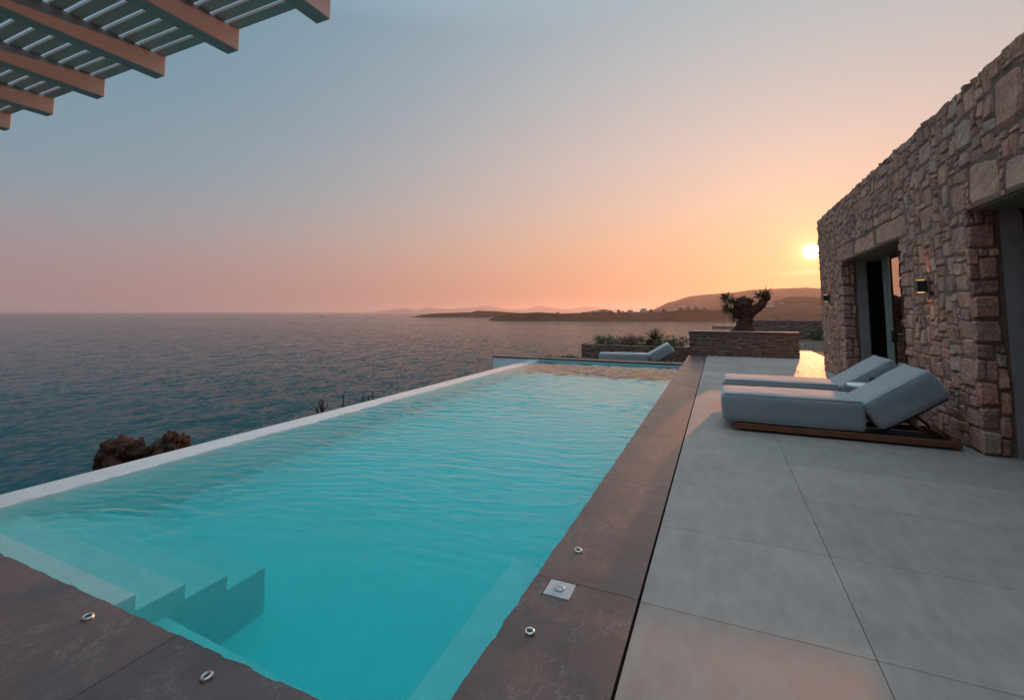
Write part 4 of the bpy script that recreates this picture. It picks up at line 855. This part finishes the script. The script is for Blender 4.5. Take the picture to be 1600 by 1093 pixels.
# dark round trees and masts on the headland
def far_tree(az, el, D, r, label, seed):
    p = at(az, el, D); t = empty('tree', p, label, 'tree', 'trees on the headland'); rnd = random.Random(seed); mb = MB(); n = 260
    for k in range(n):
        d = Vector((rnd.gauss(0, 1), rnd.gauss(0, 1), rnd.gauss(0, 1))).normalized() * r * rnd.random() ** .4; d.z *= .85
        mb.blade(Vector((0, 0, r * 1.0)) + d, (rnd.gauss(0, 1), rnd.gauss(0, 1), rnd.gauss(0, 1)), r * .42, r * .32, .1, 2)
    mb.build('crown', M['leaf'], t); mb = MB(); mb.tube([(0, 0, -3), (0, 0, r * .9)], [r * .12, r * .07], 6); mb.build('trunk', M['twig'], t)
for k, (az, el, r, lb) in enumerate([(-11.1, -.12, 3.2, 'round dark tree right of the long white building'), (-7.35, -.1, 3.2, 'dark tree touching the two level white house'), (-5.95, -.05, 3.0, 'dark tree right of the twin masts'), (-15.4, -.25, 2.0, 'small tree left of the knoll'), (-10.6, -.15, 2.2, 'smaller tree beside the round dark tree'), (-4.0, .15, 3.0, 'broad dark tree on the headland plateau, left one'), (-3.2, .20, 3.2, 'broad dark tree on the headland plateau, middle one'), (-2.4, .2, 3.0, 'broad dark tree on the headland plateau, right one'), (-1.5, .2, 2.8, 'dark tree at the right end of the headland plateau'), (-18.5, -.22, 2.0, 'lone small tree on the bare part of the headland')]): far_tree(az, el, 868, r, lb, k)
def mast(az, e0, e1, D, label):
    p = at(az, e0, D); H = D * (math.tan(R(e1)) - math.tan(R(e0))); t = empty('radio_mast', p, label, 'mast'); mb = MB()
    for (x, y) in ((-.5, -.3), (.5, -.3), (0, .55)): mb.tube([(x, y, -4), (0, 0, H)], [.16, .08], 5)
    for k in range(6): z = H * (k + 1) / 7; s = .5 * (1 - (k + 1) / 7); mb.tube([(-s, -s * .6, z), (s, -s * .6, z + 1)], .07, 4); mb.tube([(s, -s * .6, z), (0, s, z + 1)], .07, 4)
    mb.build('tower', M['twig'], t); mb = MB(); mb.tube([(0, 0, H), (0, 0, H + 1.5)], .06, 4); mb.build('antenna', M['twig'], t)
mast(-6.72, .1, 1.32, 1000, 'tall thin radio mast at the left end of the big hill'); mast(-7.25, .1, .78, 1000, 'shorter thin mast left of the tall radio mast')

# boats
def hull(mb, L, B, H, m=None):
    n = 14; vs = []
    for i in range(n + 1):
        u = i / n; x = -L / 2 + L * u; b = B / 2 * (1 - max(0, (u - .45) / .55) ** 2.2) * (.8 + .2 * min(u * 4, 1)); sheer = H * (1 + .25 * (u - .4) ** 2 * 2)
        for (yy, z) in ((0, -.35 * H), (b * .7, -.1 * H), (b, sheer), (b * .93, sheer), (b * .9, sheer - .12 * H), (-b * .9, sheer - .12 * H), (-b * .93, sheer), (-b, sheer), (-b * .7, -.1 * H)): vs.append((x, yy, z))
    fs = [(i * 9 + k, i * 9 + (k + 1) % 9, (i + 1) * 9 + (k + 1) % 9, (i + 1) * 9 + k) for i in range(n) for k in range(9)] + [tuple(range(9)), tuple(n * 9 + k for k in range(9))[::-1]]
    mb.add(vs, fs)
t = empty('sailing_yacht', (5.2, 475, SEA), 'moored sailing yacht with a bare mast, left of the gnarled tree', 'boat'); t.rotation_euler.z = R(8)
mb = MB(); hull(mb, 23, 5, 2.0); mb.build('hull', M['hull'], t)
mb = MB(); mb.cbox(-5, 4, -1.3, 1.3, 1.9, 2.9, .3); mb.build('cabin', M['house'], t)
mb = MB(); mb.tube([(-1, 0, 1.8), (-1.3, 0, 30)], [.22, .12], 8); mb.build('mast', M['twig'], t)
mb = MB(); mb.tube([(-1.1, 0, 3.6), (-8.5, 0, 3.8)], .22, 8); mb.build('boom', M['house'], t)
mb = MB(); mb.tube([(-1.3, 0, 29.5), (11, 0, 2.6)], .05, 4); mb.tube([(-1.3, 0, 29.5), (-11, 0, 2.6)], .05, 4); mb.build('rigging', M['twig'], t)
def motorboat(az, d, label, L=9):
    p = Vector((d * math.sin(R(az)), d * math.cos(R(az)), SEA)); t = empty('motorboat', p, label, 'boat', 'small boats out on the sea', rz=R(20)); mb = MB(); hull(mb, L, L * .3, L * .10); mb.build('hull', M['house'], t)
    mb = MB(); mb.cbox(-L * .2, L * .12, -L * .11, L * .11, L * .09, L * .24, .15); mb.build('cabin', M['house'], t); mb = MB(); mb.box(-L * .12, L * .05, -L * .115, L * .115, L * .15, L * .20); mb.build('window', M['hwin'], t)
motorboat(-46.45, 1480, 'small white motorboat alone on the open sea, left of the far hills', 14)
motorboat(-41.38, 1300, 'tiny boat on the sea just left of the island', 10)
motorboat(-40.9, 1310, 'second tiny boat, the one closer to the island', 9)

# ============================================================ HAZE
t = NT('haze_air'); pv = t.n('ShaderNodeVolumePrincipled'); pv.inputs['Color'].default_value = (.95, .82, .82, 1); pv.inputs['Density'].default_value = 9.5e-5; pv.inputs['Anisotropy'].default_value = .5
t.t.links.new(pv.outputs[0], t.out.inputs[1]); t.m.cycles.homogeneous_volume = True if hasattr(t.m, 'cycles') and hasattr(t.m.cycles, 'homogeneous_volume') else None
mb = MB(); mb.box(-13800, 13800, -13800, 13800, SEA - 4, 165); tag(mb.build('haze', t.m), kind='stuff')
